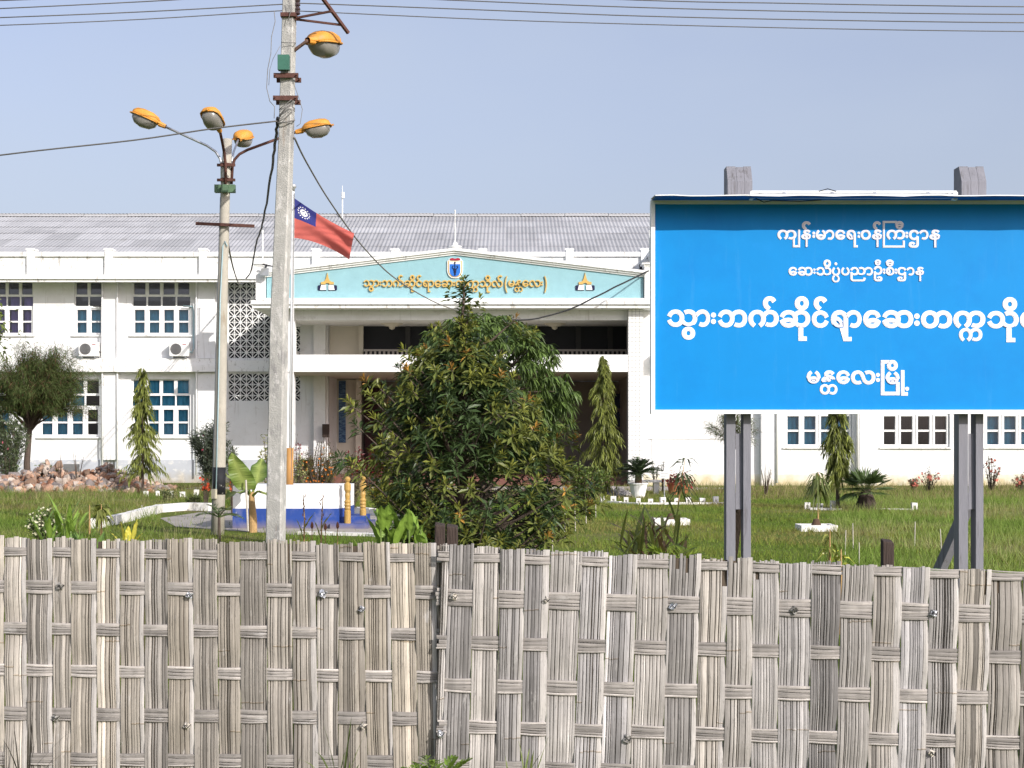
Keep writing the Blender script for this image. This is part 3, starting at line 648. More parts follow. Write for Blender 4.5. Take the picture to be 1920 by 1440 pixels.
L3 += [(t[0], c2(t[1]), c2(t[2]), cy2(t[3]), cy2(t[4])) for t in [('ရ', -12, 195, 222, 532), ('\u102c', 132, 295, 222, 400), ('\u1031', 310, 487, 222, 402), ('ဆ', 500, 812, 222, 402), ('dots', 820, 875, 255, 380), ('တ', 888, 1200, 225, 405), ('က', 1212, 1532, 228, 403), ('က', 1268, 1502, 400, 535),
      ('သ', 1550, 1865, 230, 405), ('\u102d', 1705, 1850, 92, 232), ('\u102f', 1742, 1832, 398, 542), ('လ', 1878, 2190, 230, 405), ('\u103a', 2040, 2180, 92, 238)]]
L1 = [('က', 98, 300, 175, 280), ('line', 0, 0, 0, 0, [(272, 280), (272, 350), (328, 350), (328, 182)]), ('န', 350, 455, 172, 360), ('\u103a', 358, 452, 85, 178), ('dots', 467, 498, 195, 262), ('မ', 503, 612, 175, 282), ('\u102c', 602, 700, 175, 282), ('\u1031', 710, 817, 175, 282), ('ရ', 828, 950, 175, 362),
      ('dots', 946, 974, 195, 262), ('ဝ', 978, 1087, 175, 282), ('န', 1098, 1207, 172, 362), ('\u103a', 1110, 1195, 85, 178), ('line', 0, 0, 0, 0, [(1352, 92), (1225, 92), (1225, 353), (1436, 353), (1436, 300)]), ('က', 1252, 1450, 175, 280), ('\u102e', 1345, 1437, 82, 172), ('dots', 1453, 1483, 195, 262), ('ဌ', 1488, 1597, 175, 366), ('\u102c', 1597, 1697, 175, 280), ('န', 1705, 1822, 172, 366),
      ('\u1031', 216, 307, 568, 662), ('ဆ', 313, 472, 568, 662), ('dots', 478, 502, 585, 642), ('သ', 508, 670, 570, 660), ('\u102d', 585, 665, 490, 573), ('ပ', 673, 762, 570, 662), ('ပ', 675, 757, 655, 733), ('dot', 702, 732, 520, 550), ('ပ', 772, 862, 570, 660), ('ည', 868, 1032, 570, 722), ('\u102c', 1015, 1110, 570, 660), ('ဦ', 1116, 1210, 490, 722),
      ('dots', 1215, 1241, 585, 642), ('စ', 1245, 1337, 570, 662), ('\u102e', 1245, 1332, 490, 570), ('dots', 1340, 1365, 585, 642), ('ဌ', 1365, 1462, 570, 722), ('\u102c', 1462, 1548, 570, 660), ('န', 1558, 1652, 568, 722)]
L4 = [('မ', 238, 430, 258, 445), ('န', 442, 634, 255, 445, 'notail'), ('တ', 420, 664, 446, 590), ('\u1031', 648, 837, 256, 445), ('လ', 850, 1190, 256, 450), ('dots', 1197, 1252, 290, 415)]
L4b = [('line', 0, 0, 0, 0, [(1360, 137), (1290, 137), (1290, 575), (1500, 575), (1500, 440)]), ('\u102d', 1350, 1500, 112, 262), ('မ', 1330, 1524, 270, 455), ('line', 0, 0, 0, 0, [(1568, 275), (1568, 580), (1615, 580)]), ('dot', 1600, 1656, 482, 538)]

# gilded letters on the pediment
gx = lambda cx, cy: (682+(cx-62)*.0642, 525.2+(cy-228)*.068)
gm = MB(); write(gm, L3, DP, .07, .018, .018, .8, gx); write(gm, [(t[0], t[1], t[2], t[3], t[4], *t[5:]) for t in L4], DP, .07, .018, .018, .8, lambda cx, cy: (953+(cx-238)*.0641, 525.5+(cy-258)*.067))
write(gm, [('(', 0, 1, 0, 1)], DP, .07, .03, .03, .8, lambda a, b: (946.5+5*a, 518+31*b)); write(gm, [(')', 0, 1, 0, 1)], DP, .07, .03, .03, .8, lambda a, b: (1020.5+5*a, 518+31*b))
gm.build('lettering', 'gold', ped)

# ---------------------------------------------------------------- billboard
DS = 12.0; sp = DS
SG = thing('billboard', (X(1605, DS), DS, 0), 'large blue billboard with white lettering on grey timber posts', 'billboard')
MB().box(X(1227, DS), X(1993, DS), DS, DS+.03, Z(772, DS), Z(381, DS)).build('panel', 'sign_blue', SG)
fr = MB(); fr.box(X(1220, DS), X(1227.5, DS), DS-.035, DS+.07, Z(776, DS), Z(376, DS)); fr.box(X(1992.5, DS), X(2000, DS), DS-.035, DS+.07, Z(776, DS), Z(376, DS))
fr.box(X(1227.5, DS), X(1992.5, DS), DS-.03, DS+.07, Z(776, DS), Z(768.5, DS)); fr.box(X(1227.5, DS), X(1992.5, DS), DS-.03, DS+.07, Z(383, DS), Z(377, DS)); fr.build('frame', 'clean', SG)
# the tin drip edge along the top that shades the upper part of the panel
lg = MB(); n = 24; zb = Z(378, DS)
V = []; 
for i in range(n+1):
    x = X(1221, DS)+(X(1999, DS)-X(1221, DS))*i/n; w = .012*math.sin(i*1.7)+random.uniform(-.006, .006)
    V += [(x, DS-.345, zb-.012+w*.3), (x, DS+.07, zb+.022), (x, DS-.345, zb-.004+w*.3), (x, DS+.07, zb+.034)]
lg.add(V, [q for i in range(n) for q in ((4*i, 4*i+1, 4*i+5, 4*i+4), (4*i+2, 4*i+6, 4*i+7, 4*i+3), (4*i, 4*i+4, 4*i+6, 4*i+2))]); lg.build('drip_edge', 'clean', SG, fix=True)
sf = MB(); sf.add([(X(1222, DS), DS-.335, zb-.016), (X(1998, DS), DS-.335, zb-.016), (X(1998, DS), DS-.04, zb+.003), (X(1222, DS), DS-.04, zb+.003), (X(1222, DS), DS-.335, zb-.0135), (X(1998, DS), DS-.335, zb-.0135), (X(1998, DS), DS-.04, zb+.006), (X(1222, DS), DS-.04, zb+.006)], [(3, 2, 1, 0), (4, 5, 6, 7), (0, 1, 5, 4), (1, 2, 6, 5), (2, 3, 7, 6), (3, 0, 4, 7)]); sf.build('drip_edge_shade_sheet', mat('shaded_sign_blue', (.008, .11, .36), .7, .1, 4), SG)  # thin sheet added under the drip edge, shade put into its blue
def sign_line(name, items, conv, wp, off):
    a = MB(); write(a, items, DS, .004, off, off, wp, conv); o = a.build(name, 'letter', SG)
    b = MB(); write(b, items, DS, .0022, off*.30, off, wp, conv, lift=.004); b.build('letter_core', 'letter2', o)
s1 = lambda cx, cy: (1440+cx/5.647, 400+cy/5.647)
s3 = lambda cx, cy: (1240+cx/5.647, 540+cy/5.647)
s4 = lambda cx, cy: (1480+cx/7.385, 660+cy/7.385)
sign_line('lettering', L1[:20], s1, 1.9, .033); sign_line('lettering', L1[20:], s1, 1.7, .033)
sign_line('lettering', L3, s3, 4.0, .040); sign_line('lettering', L4+L4b, s4, 3.3, .040)
for px, py in ((1355, 396), (1541, 402), (1862, 404), (1366, 745), (1499, 744), (1615, 747), (1732, 748), (1852, 753)):
    nl = MB(); nl.tube([(c.x, DS+.001, c.z), (c.x, DS-.007, c.z)], [.011, .006], 8); nl.build('nail', 'rust', SG)
def sign_post(px, brace):
    d = DS+.10
    po = MB(); po.pbox(px-20, px-3, 312, 1500, d, .14); a = po.build('post', 'signpost', SG)
    po = MB(); po.pbox(px+12, px+26, 312, 1500, d-.002, .14); b = po.build('post', 'signpost', SG)
    sx = MB(); sx.hexa([tuple(v) for v in (P(px-2.5, 955, d+.03), P(px+11.5, 955, d+.03), P(px-2.5, 955, d+.13), P(px+11.5, 955, d+.13), P(px-2.5, 813, d+.035), P(px+11.5, 813, d+.035), P(px-2.5, 813, d+.13), P(px+11.5, 813, d+.13))])
    sx.pbox(px-2.3, px+11.3, 314, 700, d+.02, .1); sx.build('spacer', 'signpost', SG)
    for q0, q1 in ((px-20, px-3), (px-2.5, px+11.5), (px+12, px+26)):        # bevelled tops
        e = MB(); x0, x1 = X(q0, d), X(q1, d); z = Z(343, d)
        e.hexa([(x0, d-.075, z-.2), (x1, d-.075, z-.2), (x0, d-.001, z-.2), (x1, d-.001, z-.2), (x0, d-.075, z), (x1, d-.075, z), (x0, d-.001, z+.135), (x1, d-.001, z+.135)]); e.build('post_head', 'signpost', SG)
    b0 = P(px-6, 1500, d+.75) if brace < 0 else P(px+5, 1500, d+.9)
    br = MB(); br.bar(P(px+4, 930, d+.20), Vector((X(px+4, d)+brace, d+.9, 0)), .075, .09); br.build('brace', 'stump' if brace > 0 else 'signpost', SG)
sign_post(1382, .02); sign_post(1818, -.17)
# strip lamp lying along the top
tl = thing('strip_light', tuple(P(1600, 370, DS-.16)), 'white fluorescent strip light along the top edge of the blue billboard', 'light')
q = DS-.20
b = MB(); b.pbox(1409, 1794, 357.5, 361.5, q+.1, .05); 
b.tube([P(1412, 368, q), P(1790, 368, q)], .0195, 10); b.build('lamp_tube', 'metal_w', tl, smooth=False)
MB().pbox(1407, 1413, 359, 373, q-.02, .07).build('end_cap', 'metal_w', tl); MB().pbox(1788, 1796, 360, 374, q-.02, .07).build('end_cap', 'metal_w', tl)
e = MB()
for px in (1470, 1560, 1640, 1740): e.bar(P(px, 361, q+.12), P(px+2, 366, q), .02)
e.bar(P(1425, 362, q+.12), P(1425, 379, q+.2), .02); e.bar(P(1775, 362, q+.12), P(1775, 379, q+.2), .02); e.build('bracket', 'steel', tl)
w = MB(); w.tube([P(1415, 371, q), P(1432, 379, q-.01), P(1448, 376, q), P(1500, 377.5, q), P(1540, 375, q+.03)], .004, 5); w.tube([P(1535, 359, q+.1), P(1552, 354, q+.1), P(1568, 359, q+.1)], .004, 5); w.build('wire', 'black', tl)

# ---------------------------------------------------------------- lamp heads
def lamp(parent, pos, yaw, tilt, s, orange='orange'):
    """yellow shell with a neck and a dusty glass bowl; local +x points away from the arm"""
    Mx = Matrix.Translation(pos) @ Matrix.Rotation(yaw, 4, 'Z') @ Matrix.Rotation(-tilt, 4, 'Y') @ Matrix.Scale(s, 4)
    def shell(sign, prof):
        V, Fc = [], []; n = 20; st = len(prof)
        for (x, w, h) in prof:
            for k in range(n+1):
                th = math.pi*k/n; cx, sx = math.cos(th), math.sin(th)
                V.append(tuple(Mx @ Vector((x, w*math.copysign(abs(cx)**.75, cx), sign*h*sx**.75))))
        for i in range(st-1):
            for k in range(n): Fc.append((i*(n+1)+k, i*(n+1)+k+1, (i+1)*(n+1)+k+1, (i+1)*(n+1)+k))
        for i in range(st-1): Fc.append((i*(n+1), (i+1)*(n+1), (i+1)*(n+1)+n, i*(n+1)+n))
        return V, Fc
    top = [(-.16, .045, .045), (-.03, .055, .06), (.0, .085, .085), (.05, .15, .125), (.16, .185, .16), (.36, .185, .165), (.48, .165, .14), (.54, .125, .095), (.56, .03, .03)]
    m = MB(); V, Fc = shell(1, top); m.add(V, Fc)
    V, Fc = shell(-1, [(-.16, .045, .04), (-.02, .05, .05), (.03, .05, .01)]); m.add(V, Fc); h = m.build('lamp_housing', orange, parent, smooth=True, fix=True)
    r = MB(); pts = [(.02, .13), (.07, .175), (.16, .195), (.36, .197), (.49, .172), (.555, .12), (.575, 0)]
    ring = [(x, y) for x, y in pts]+[(x, -y) for x, y in pts[-2::-1]]
    r.tube([tuple(Mx @ Vector((x, y, -.005))) for x, y in ring+ring[:1]], .013*s, 6); r.bar(Mx @ Vector((.55, 0, -.01)), Mx @ Vector((.62, 0, 0)), .03*s); r.build('rim', orange, h, smooth=True)
    b = MB(); V, Fc = shell(-1, [(.03, .05, .03), (.06, .14, .11), (.15, .17, .18), (.32, .175, .205), (.45, .155, .17), (.52, .11, .10), (.54, .02, .02)]); b.add(V, Fc); b.build('lamp_bowl', 'bowl', h, smooth=True, fix=True)
    return Mx @ Vector((-.16, 0, 0))
# ---------------------------------------------------------------- lamp post with four arms
DL = 24.0
LP = thing('lamp_post', (X(408, DL), DL, 0), 'round concrete lamp post carrying four orange street lamps', 'lamp post')
pp = [(408, 12.6, 1010), (411, 12, 880), (417, 10, 560), (422, 9, 370), (427, 8.6, 261)]
pm = MB(); pm.tube([P(x, y, DL) for x, w, y in pp], [w*DL/F for x, w, y in pp], 16); pm.build('post', 'concrete2', LP, smooth=True)
bb = MB(); bb.tube([P(410.3, 927, DL), P(410.9, 876, DL)], [12.55*DL/F, 12.3*DL/F], 16); bb.build('painted_band', mat('chipped_black_paint', (.015, .015, .018), .7, .2, 6, stain=[((.42, .40, .36), 14, .62, .03, .95, (1, 1, 1))]), LP, smooth=True)
cp = MB(); cp.tube([P(x-w*.92+.5, y, DL-w*.5*DL/F) for x, w, y in pp[:4]], .016, 6); cp.build('conduit', 'grey_pipe', LP, smooth=True)
cp = MB(); cp.tube([P(405, 925, DL-.115), P(409, 760, DL-.112), P(413, 560, DL-.1), P(418, 462, DL-.095), P(422, 452, DL-.09), P(426, 462, DL-.09)], .011, 6); cp.build('conduit', 'pvc', LP, smooth=True)
MB().pbox(396, 406, 917, 935, DL-.17, .05).build('switch_box', mat('cream_plastic', (.62, .57, .42), .5, .05, 4), LP)
for y0, y1 in ((307, 312), (335, 340)):
    cl = MB(); cl.tube([P(424, y1, DL), P(424, y0, DL)], [.1, .1], 14)
    cl.bar(P(407, (y0+y1)/2, DL-.1), P(441, (y0+y1)/2, DL-.1), .03, .045); cl.bar(P(407, (y0+y1)/2, DL+.1), P(441, (y0+y1)/2, DL+.1), .03, .045); cl.build('clamp', 'rust', LP)
for dx, dy in ((-13, 0), (0, -.11), (13, 0)):
    c = P(422+dx, 354, DL+dy-.02); MB().box(c.x-.055, c.x+.055, c.y-.05, c.y+.05, c.z-.065, c.z+.065).build('junction_box', 'green2', LP)
MB().bar(P(367, 419, DL-.12), P(477, 424, DL-.12), .04, .05).build('crossbar', 'rust', LP)
def arm(parent, pts, r, pos, yaw, tilt, s, m='rust'):
    end = lamp(parent, pos, yaw, tilt, s); a = MB(); a.tube(list(pts)+[tuple(end)], r, 8); return a.build('arm', m, parent, smooth=True)
def lerp3(pts): return [Vector(p) for p in pts]
arm(LP, [P(416, 345, DL), P(415.5, 312, DL), P(413, 298, DL), P(404, 284, DL), P(388, 273, DL)], .021, P(297, 232, DL), R(180), R(23), .84, 'steel')
arm(LP, [P(434, 345, DL), P(436, 312, DL), P(440, 299, DL), P(449, 289, DL), P(464, 281, DL)], .024, P(569, 245, DL), R(2), R(12), .84)
arm(LP, [P(423, 345, DL-.12), P(423, 310, DL-.12), P(421, 290, DL-.16), P(417, 268, DL-.35)], .024, P(407.5, 240, DL-.75)+Vector((0, 0, .02)), R(-98), R(20), .84)
arm(LP, [P(434, 345, DL+.1), P(435, 300, DL+.1), P(438, 285, DL+.2)], .019, P(450, 258, DL+.75)+Vector((0, 0, -.03)), R(86), R(18), .84, 'steel')
# ---------------------------------------------------------------- concrete utility pole
DU = 22.0
UP = thing('utility_pole', (X(517, DU), DU, 0), 'tall square weathered concrete utility pole leaning in front of the flag', 'utility pole')
pq = [(516.5, 18.5, 1030), (523.5, 17.2, 600), (537, 14.5, 250), (543, 13.3, 0), (546, 12.4, -120)]
V, Fc = [], []; rot = R(-13)
for x, w, y in pq:
    c = P(x, y, DU); h = w*DU/F*.84; ch = h*.16
    for a, b in ((-1, -1), (1, -1), (1, 1), (-1, 1)):
        for (da, db) in (((0, -b*ch), (-a*ch, 0)) if a*b < 0 else ((-a*ch, 0), (0, -b*ch)))[::-1]:
            lx, ly = a*h+da, b*h*.85+db
            V.append((c.x+lx*math.cos(rot)-ly*math.sin(rot), c.y+lx*math.sin(rot)+ly*math.cos(rot), c.z))
n = 8
for i in range(len(pq)-1):
    for k in range(n): Fc.append((i*n+k, i*n+(k+1) % n, (i+1)*n+(k+1) % n, (i+1)*n+k))
Fc.append(tuple(range((len(pq)-1)*n, len(pq)*n)))
pm = MB(); pm.add(V, Fc); pm.build('pole', 'concrete', UP, fix=True)
def pole_x(y): return np.interp(y, [p[2] for p in pq[::-1]], [p[0] for p in pq[::-1]])
cl = MB(); c = P(pole_x(31), 31, DU); cl.box(c.x-.118, c.x+.118, c.y-.125, c.y+.125, c.z-.03, c.z+.03); cl.build('clamp', 'rust', UP)
for y in (146, 188):
    cl = MB(); c = P(pole_x(y)-.5, y, DU)
    cl.box(c.x-.19, c.x+.19, c.y-.16, c.y-.125, c.z-.035, c.z+.035); cl.box(c.x-.19, c.x+.19, c.y+.125, c.y+.16, c.z-.035, c.z+.035)
    for s in (-1, 1): cl.tube([(c.x+s*.165, c.y-.2, c.z), (c.x+s*.165, c.y+.2, c.z)], .012, 6)
    cl.build('clamp', 'rust', UP)
c = P(536, 124, DU); MB().box(c.x-.09, c.x+.085, c.y-.24, c.y-.13, c.z-.115, c.z+.115).build('junction_box', 'green_box', UP)
bk = MB()
bk.bar(P(553, 34, DU-.03), P(622, 21, DU-.25), .03, .03); bk.bar(P(553, 36, DU-.03), P(641, 47, DU+.1), .03, .03); bk.bar(P(596, -15, DU-.3), P(653, 62, DU+.2), .045, .045); bk.build('bracket', 'rust', UP)
ins = MB()
for y in (-12, 4, 20): 
    c = P(558, y, DU); ins.lathe([(.02, -.07), (.045, -.05), (.03, -.01), (.045, .02), (.03, .06), (.012, .075)], c, 10); ins.bar(P(548, y+2, DU), (c.x, c.y, c.z-.03), .025)
ins.build('insulator', mat('brown_porcelain', (.05, .03, .03), .25, .1, 4, spec=.6), UP)
end = lamp(UP, P(588, 78, DU+.1), R(66), R(10), 1.12); a = MB(); a.tube([P(551, 95, DU), P(566, 84, DU+.05), tuple(end)], .028, 8); a.build('arm', mat('brown_pipe', (.14, .085, .065), .8, .25, 8), UP, smooth=True)
ww = MB()
ww.tube([P(514, 20, DU-.1), P(516, 40, DU-.1), P(509, 70, DU-.1), P(508, 100, DU-.1), P(502, 130, DU-.1), P(500, 165, DU-.1), P(506, 190, DU-.1), P(515, 200, DU-.12), P(514, 222, DU-.12)], .006, 5)
ww.tube([P(526, 85, DU-.14), P(512, 110, DU-.12), P(506, 130, DU-.12), P(504, 160, DU-.1)], .004, 5)
ww.tube([P(552, 160, DU-.14), P(560, 182, DU-.16), P(567, 205, DU-.16), P(563, 232, DU-.16), P(556, 237, DU-.15)], .005, 5)
ww.tube([P(541, 0, DU-.15), P(545, 20, DU-.16), P(540, 40, DU-.16)], .006, 5)
for k in range(6):
    y = 196+k*5+random.uniform(-3, 3); x = pole_x(y); ww.tube([P(x-15, y+random.uniform(0, 14), DU-.13), P(x-3, y-2+random.uniform(-5, 5), DU-.17), P(x+8, y-10, DU-.16), P(x+15, y-8+random.uniform(-8, 8), DU-.1)], .006, 5)
for y in (228,): ww.tube([P(pole_x(y)-16, y+3, DU-.12), P(pole_x(y), y+1, DU-.16), P(pole_x(y)+15, y-3, DU-.14), P(pole_x(y)+13, y-2, DU+.1), P(pole_x(y)-15, y, DU+.1), P(pole_x(y)-16, y+3, DU-.12)], .012, 5)
for y in (80,): ww.tube([P(pole_x(y)-14, y, DU-.13), P(pole_x(y)+14, y, DU-.15), P(pole_x(y)+13, y, DU+.1)], .006, 5)
ww.build('loose_wire', mat('dusty_wire', (.20, .19, .18), .7, .2, 8), UP, smooth=True)
# ---------------------------------------------------------------- cables
def cable(name, pts, r, label, m='cable', sub=6, wob=0):
    Q = []; pts = [Vector(p) for p in pts]
    for i in range(len(pts)-1):
        p0, p1, p2, p3 = pts[max(i-1, 0)], pts[i], pts[i+1], pts[min(i+2, len(pts)-1)]
        for k in range(sub):
            t = k/sub; q = .5*((2*p1)+(p2-p0)*t+(2*p0-5*p1+4*p2-p3)*t*t+(3*p1-p0-3*p2+p3)*t**3)
            if wob: q = q+Vector((random.uniform(-wob, wob), 0, random.uniform(-wob, wob)))
            Q.append(q)
    Q.append(pts[-1]); mb = MB(); mb.tube(Q, r, 6)
    return tag(mb.build(name, m, loc=pts[0], smooth=True), label, 'cable', 'overhead cables')
DW = DU-.02
cable('power_line', [P(-300, 56, DW+2), P(0, 47.5, DW), P(270, 36, DW), P(529, 20, DW), P(558, 20.5, DW), P(900, 36, DW), P(1200, 45.5, DW), P(1560, 54, DW), P(1920, 59, DW), P(2300, 60, DW+2)], .0075, 'lowest of the overhead power lines crossing the whole sky')
cable('power_line', [P(-300, 44, DW+2), P(0, 33, DW), P(270, 22, DW), P(529, 8, DW), P(558, 6, DW), P(900, 18.5, DW), P(1200, 30, DW), P(1560, 38, DW), P(1920, 42.5, DW), P(2300, 43, DW+2)], .0085, 'second overhead power line from the bottom, tied to the pole top')
cable('power_line', [P(-300, 28, DW+2), P(0, 16, DW), P(270, 3, DW), P(558, -12, DW), P(840, 0, DW), P(1200, 14, DW), P(1560, 22.5, DW), P(1920, 27, DW), P(2300, 28, DW+2)], .0085, 'third overhead power line from the bottom, leaving the frame near the pole')
cable('power_line', [P(-300, 9, DW+2), P(0, 1, DW), P(300, -12, DW), P(552, -26, DW), P(1190, 0, DW), P(1470, 6, DW), P(1700, 10, DW), P(1920, 12.5, DW), P(2300, 14, DW+2)], .0085, 'topmost overhead power line, in view at the upper corners only')
cable('service_cable', [P(-300, 334, DU+1), P(0, 291, DU), P(250, 263, DU-.1), P(400, 241, DU-.1), P(520, 227, DU-.12)], .012, 'thick grey cable from the pole passing under the near orange lamp', sub=5)
cable('service_cable', [P(520, 222, DU-.15), P(517, 260, DU+1), P(508, 330, DU+6), P(492, 420, DU+14), P(481, 455, DU+18), P(470, 510, DU+26), P(461, 522, DE-.2)], .024, 'thick black cable dropping from the pole to the pierced screen', 'black', sub=6, wob=.012)
cable('service_cable', [P(425, 440, DL+.1), P(430, 470, DL+8), P(438, 505, DL+18), P(447, 530, DL+26), P(455, 532, DE-.6)], .022, 'pale slack cable from the lamp post to the eave', 'dusty_wire')
cable('service_cable', [P(552, 258, DU), P(575, 305, DU+2), P(620, 380, DU+6), P(680, 462, DU+10), P(745, 525, DU+14), P(830, 573, DU+19), P(905, 592, DU+22), P(945, 600, DU+24)], .016, 'thin grey drop cable running past the flag towards the portico', 'dusty_wire')
cable('service_cable', [P(945, 600, DU+24), P(1000, 598, DU+24.3), P(1060, 583, DU+25), P(1110, 560, DU+26), P(1160, 535, DU+27), P(1216, 508, DP-.25)], .028, 'black sagging cable across the right half of the portico', 'black', wob=.008)
# ---------------------------------------------------------------- flag, flagpole, monument
DM = 25.6; DF = 26.4
MO = thing('flag_plinth', (X(540, DM), DM, 0), 'low wall-like flag plinth, white above and ultramarine blue below', 'plinth')
def plan(inset, px1=0): 
    return [(X(436, DM)+inset, DM+inset), (X(632, DM)-inset, DM+inset), (X(646, DM)-inset, DM+.35+inset), (X(646, DM)-inset, DM+1.6), (X(436, DM)+inset, DM+1.6)]
def slab(mb, pl, z0, z1):
    n = len(pl); mb.add([(x, y, z0) for x, y in pl]+[(x, y, z1) for x, y in pl], [tuple(range(n))[::-1], tuple(range(n, 2*n))]+[(i, (i+1) % n, (i+1) % n+n, i+n) for i in range(n)])
a = MB(); slab(a, plan(0), 0, Z(953.5, DM)); a.build('base', 'mon_blue', MO)
a = MB(); slab(a, plan(.005), Z(953.5, DM), Z(911, DM)); a.build('wall', 'mon_white', MO)
a = MB(); a.box(X(620, DM), X(691, DM), DM-.1, DM+1.3, 0, .10).box(X(630, DM), X(681, DM), DM+.12, DM+1.25, .10, .21); a.build('step', 'mon_blue', MO)
def newel(px, d, z0, label):
    t = MB(); H = .84
    pr = [(.06, 0), (.06, .22), (.045, .24), (.06, .27), (.05, .30), (.062, .33), (.05, .36), (.062, .39), (.04, .43), (.05, .5), (.04, .55), (.062, .6), (.062, .70), (.045, .72), (.03, .74), (.05, .77), (.055, .80), (.035, .835), (.004, .845)]
    c = (X(px, d), d, z0); t.lathe(pr, c, 14)
    return tag(t.build('newel_post', 'gold2', loc=c, smooth=False), label, 'post', 'golden newel posts by the plinth steps')
newel(651.5, DM-.02, .10, 'turned golden newel post on the bottom blue step, nearer the plinth wall'); newel(680.5, DM+.62, .10, 'turned golden newel post farther back at the outer end of blue steps')
FP = thing('flagpole', (X(546, DF), DF, 0), 'slender white flagpole with round knob, half hidden behind concrete pole', 'flagpole')
a = MB(); a.tube([P(544.5, 990, DF), P(549.5, 358, DF)], [.045, .03], 12); a.build('pole', 'metal_w', FP, smooth=True)
a = MB(); c = P(549.8, 357, DF); a.lathe([(.03, -.02), (.03, .03), (.055, .05), (.06, .08), (.05, .11), (.01, .125)], c, 14); a.build('knob', 'steel', FP, smooth=True)
a = MB(); a.tube([P(542.5, 912, DF), P(543.3, 840, DF)], [.075, .07], 12); a.build('sleeve', mat('tan_sleeve', (.42, .22, .07), .6, .1, 5), FP, smooth=True)
def flag_pt(u, v, o=0):
    tx, ty = 551+113*u, 371+66*u+4*math.sin(3*u); bx, by = 551+104*u, 446+10*u+31*u*u
    px, py = tx+(bx-tx)*v, ty+(by-ty)*v-6*math.sin(math.pi*v)*u*(1-u)
    d = DF+.01+.13*u*math.sin(5.2*u+3.1*v)+.05*u*math.sin(11*v-4*u)+.03*math.sin(9*u+5*v)*u+o
    return tuple(P(px, py, d))
FG = thing('flag', flag_pt(0, 1), 'red flag with blue starred canton flying from the white flagpole', 'flag')
nu, nv = 48, 28
def cloth(cond, o=0):
    m = MB(); 
    for i in range(nu):
        for j in range(nv):
            if cond((i+.5)/nu, (j+.5)/nv):
                m.add([flag_pt(i/nu, j/nv, o), flag_pt((i+1)/nu, j/nv, o), flag_pt((i+1)/nu, (j+1)/nv, o), flag_pt(i/nu, (j+1)/nv, o)], [(0, 3, 2, 1)])
    return m
cu_, cv_ = 18/48, 14/28
def weld(o):
    bm = bmesh.new(); bm.from_mesh(o.data); bmesh.ops.remove_doubles(bm, verts=bm.verts, dist=1e-5); bm.to_mesh(o.data); bm.free(); o.data.polygons.foreach_set('use_smooth', [True]*len(o.data.polygons)); return o
weld(cloth(lambda u, v: not (u < cu_ and v < cv_)).build('field', 'flag_red', FG)); ca = weld(cloth(lambda u, v: u < cu_ and v < cv_).build('canton', 'flag_blue', FG))
em = MB()
def disc(u, v, ru, k=5, star=True):
    n = 10; ring = [flag_pt(u+ru*(1 if q % 2 == 0 or not star else .5)*math.cos(2*math.pi*q/n), v+ru*1.5*(1 if q % 2 == 0 or not star else .5)*math.sin(2*math.pi*q/n), -.006) for q in range(n)]
    em.add(ring+[flag_pt(u, v, -.006)], [(q, (q+1) % n, n) for q in range(n)][::1])
eu, ev_ = .17, .25
for k in range(14): disc(eu+.095*math.cos(2*math.pi*k/14), ev_+.145*math.sin(2*math.pi*k/14), .015)
for k in range(12): disc(eu+.052*math.cos(2*math.pi*k/12), ev_+.08*math.sin(2*math.pi*k/12), .0135, star=False)
disc(eu-.012, ev_+.01, .026, star=False); disc(eu+.02, ev_-.03, .014, star=False); disc(eu+.01, ev_+.04, .016, star=False)
em.build('emblem', 'clean', ca)
hl_ = MB(); hl_.tube([P(552, 362, DF-.05), P(549, 640, DF-.06), P(546, 900, DF-.06)], .006, 5); hl_.build('halyard', 'cable', FP)

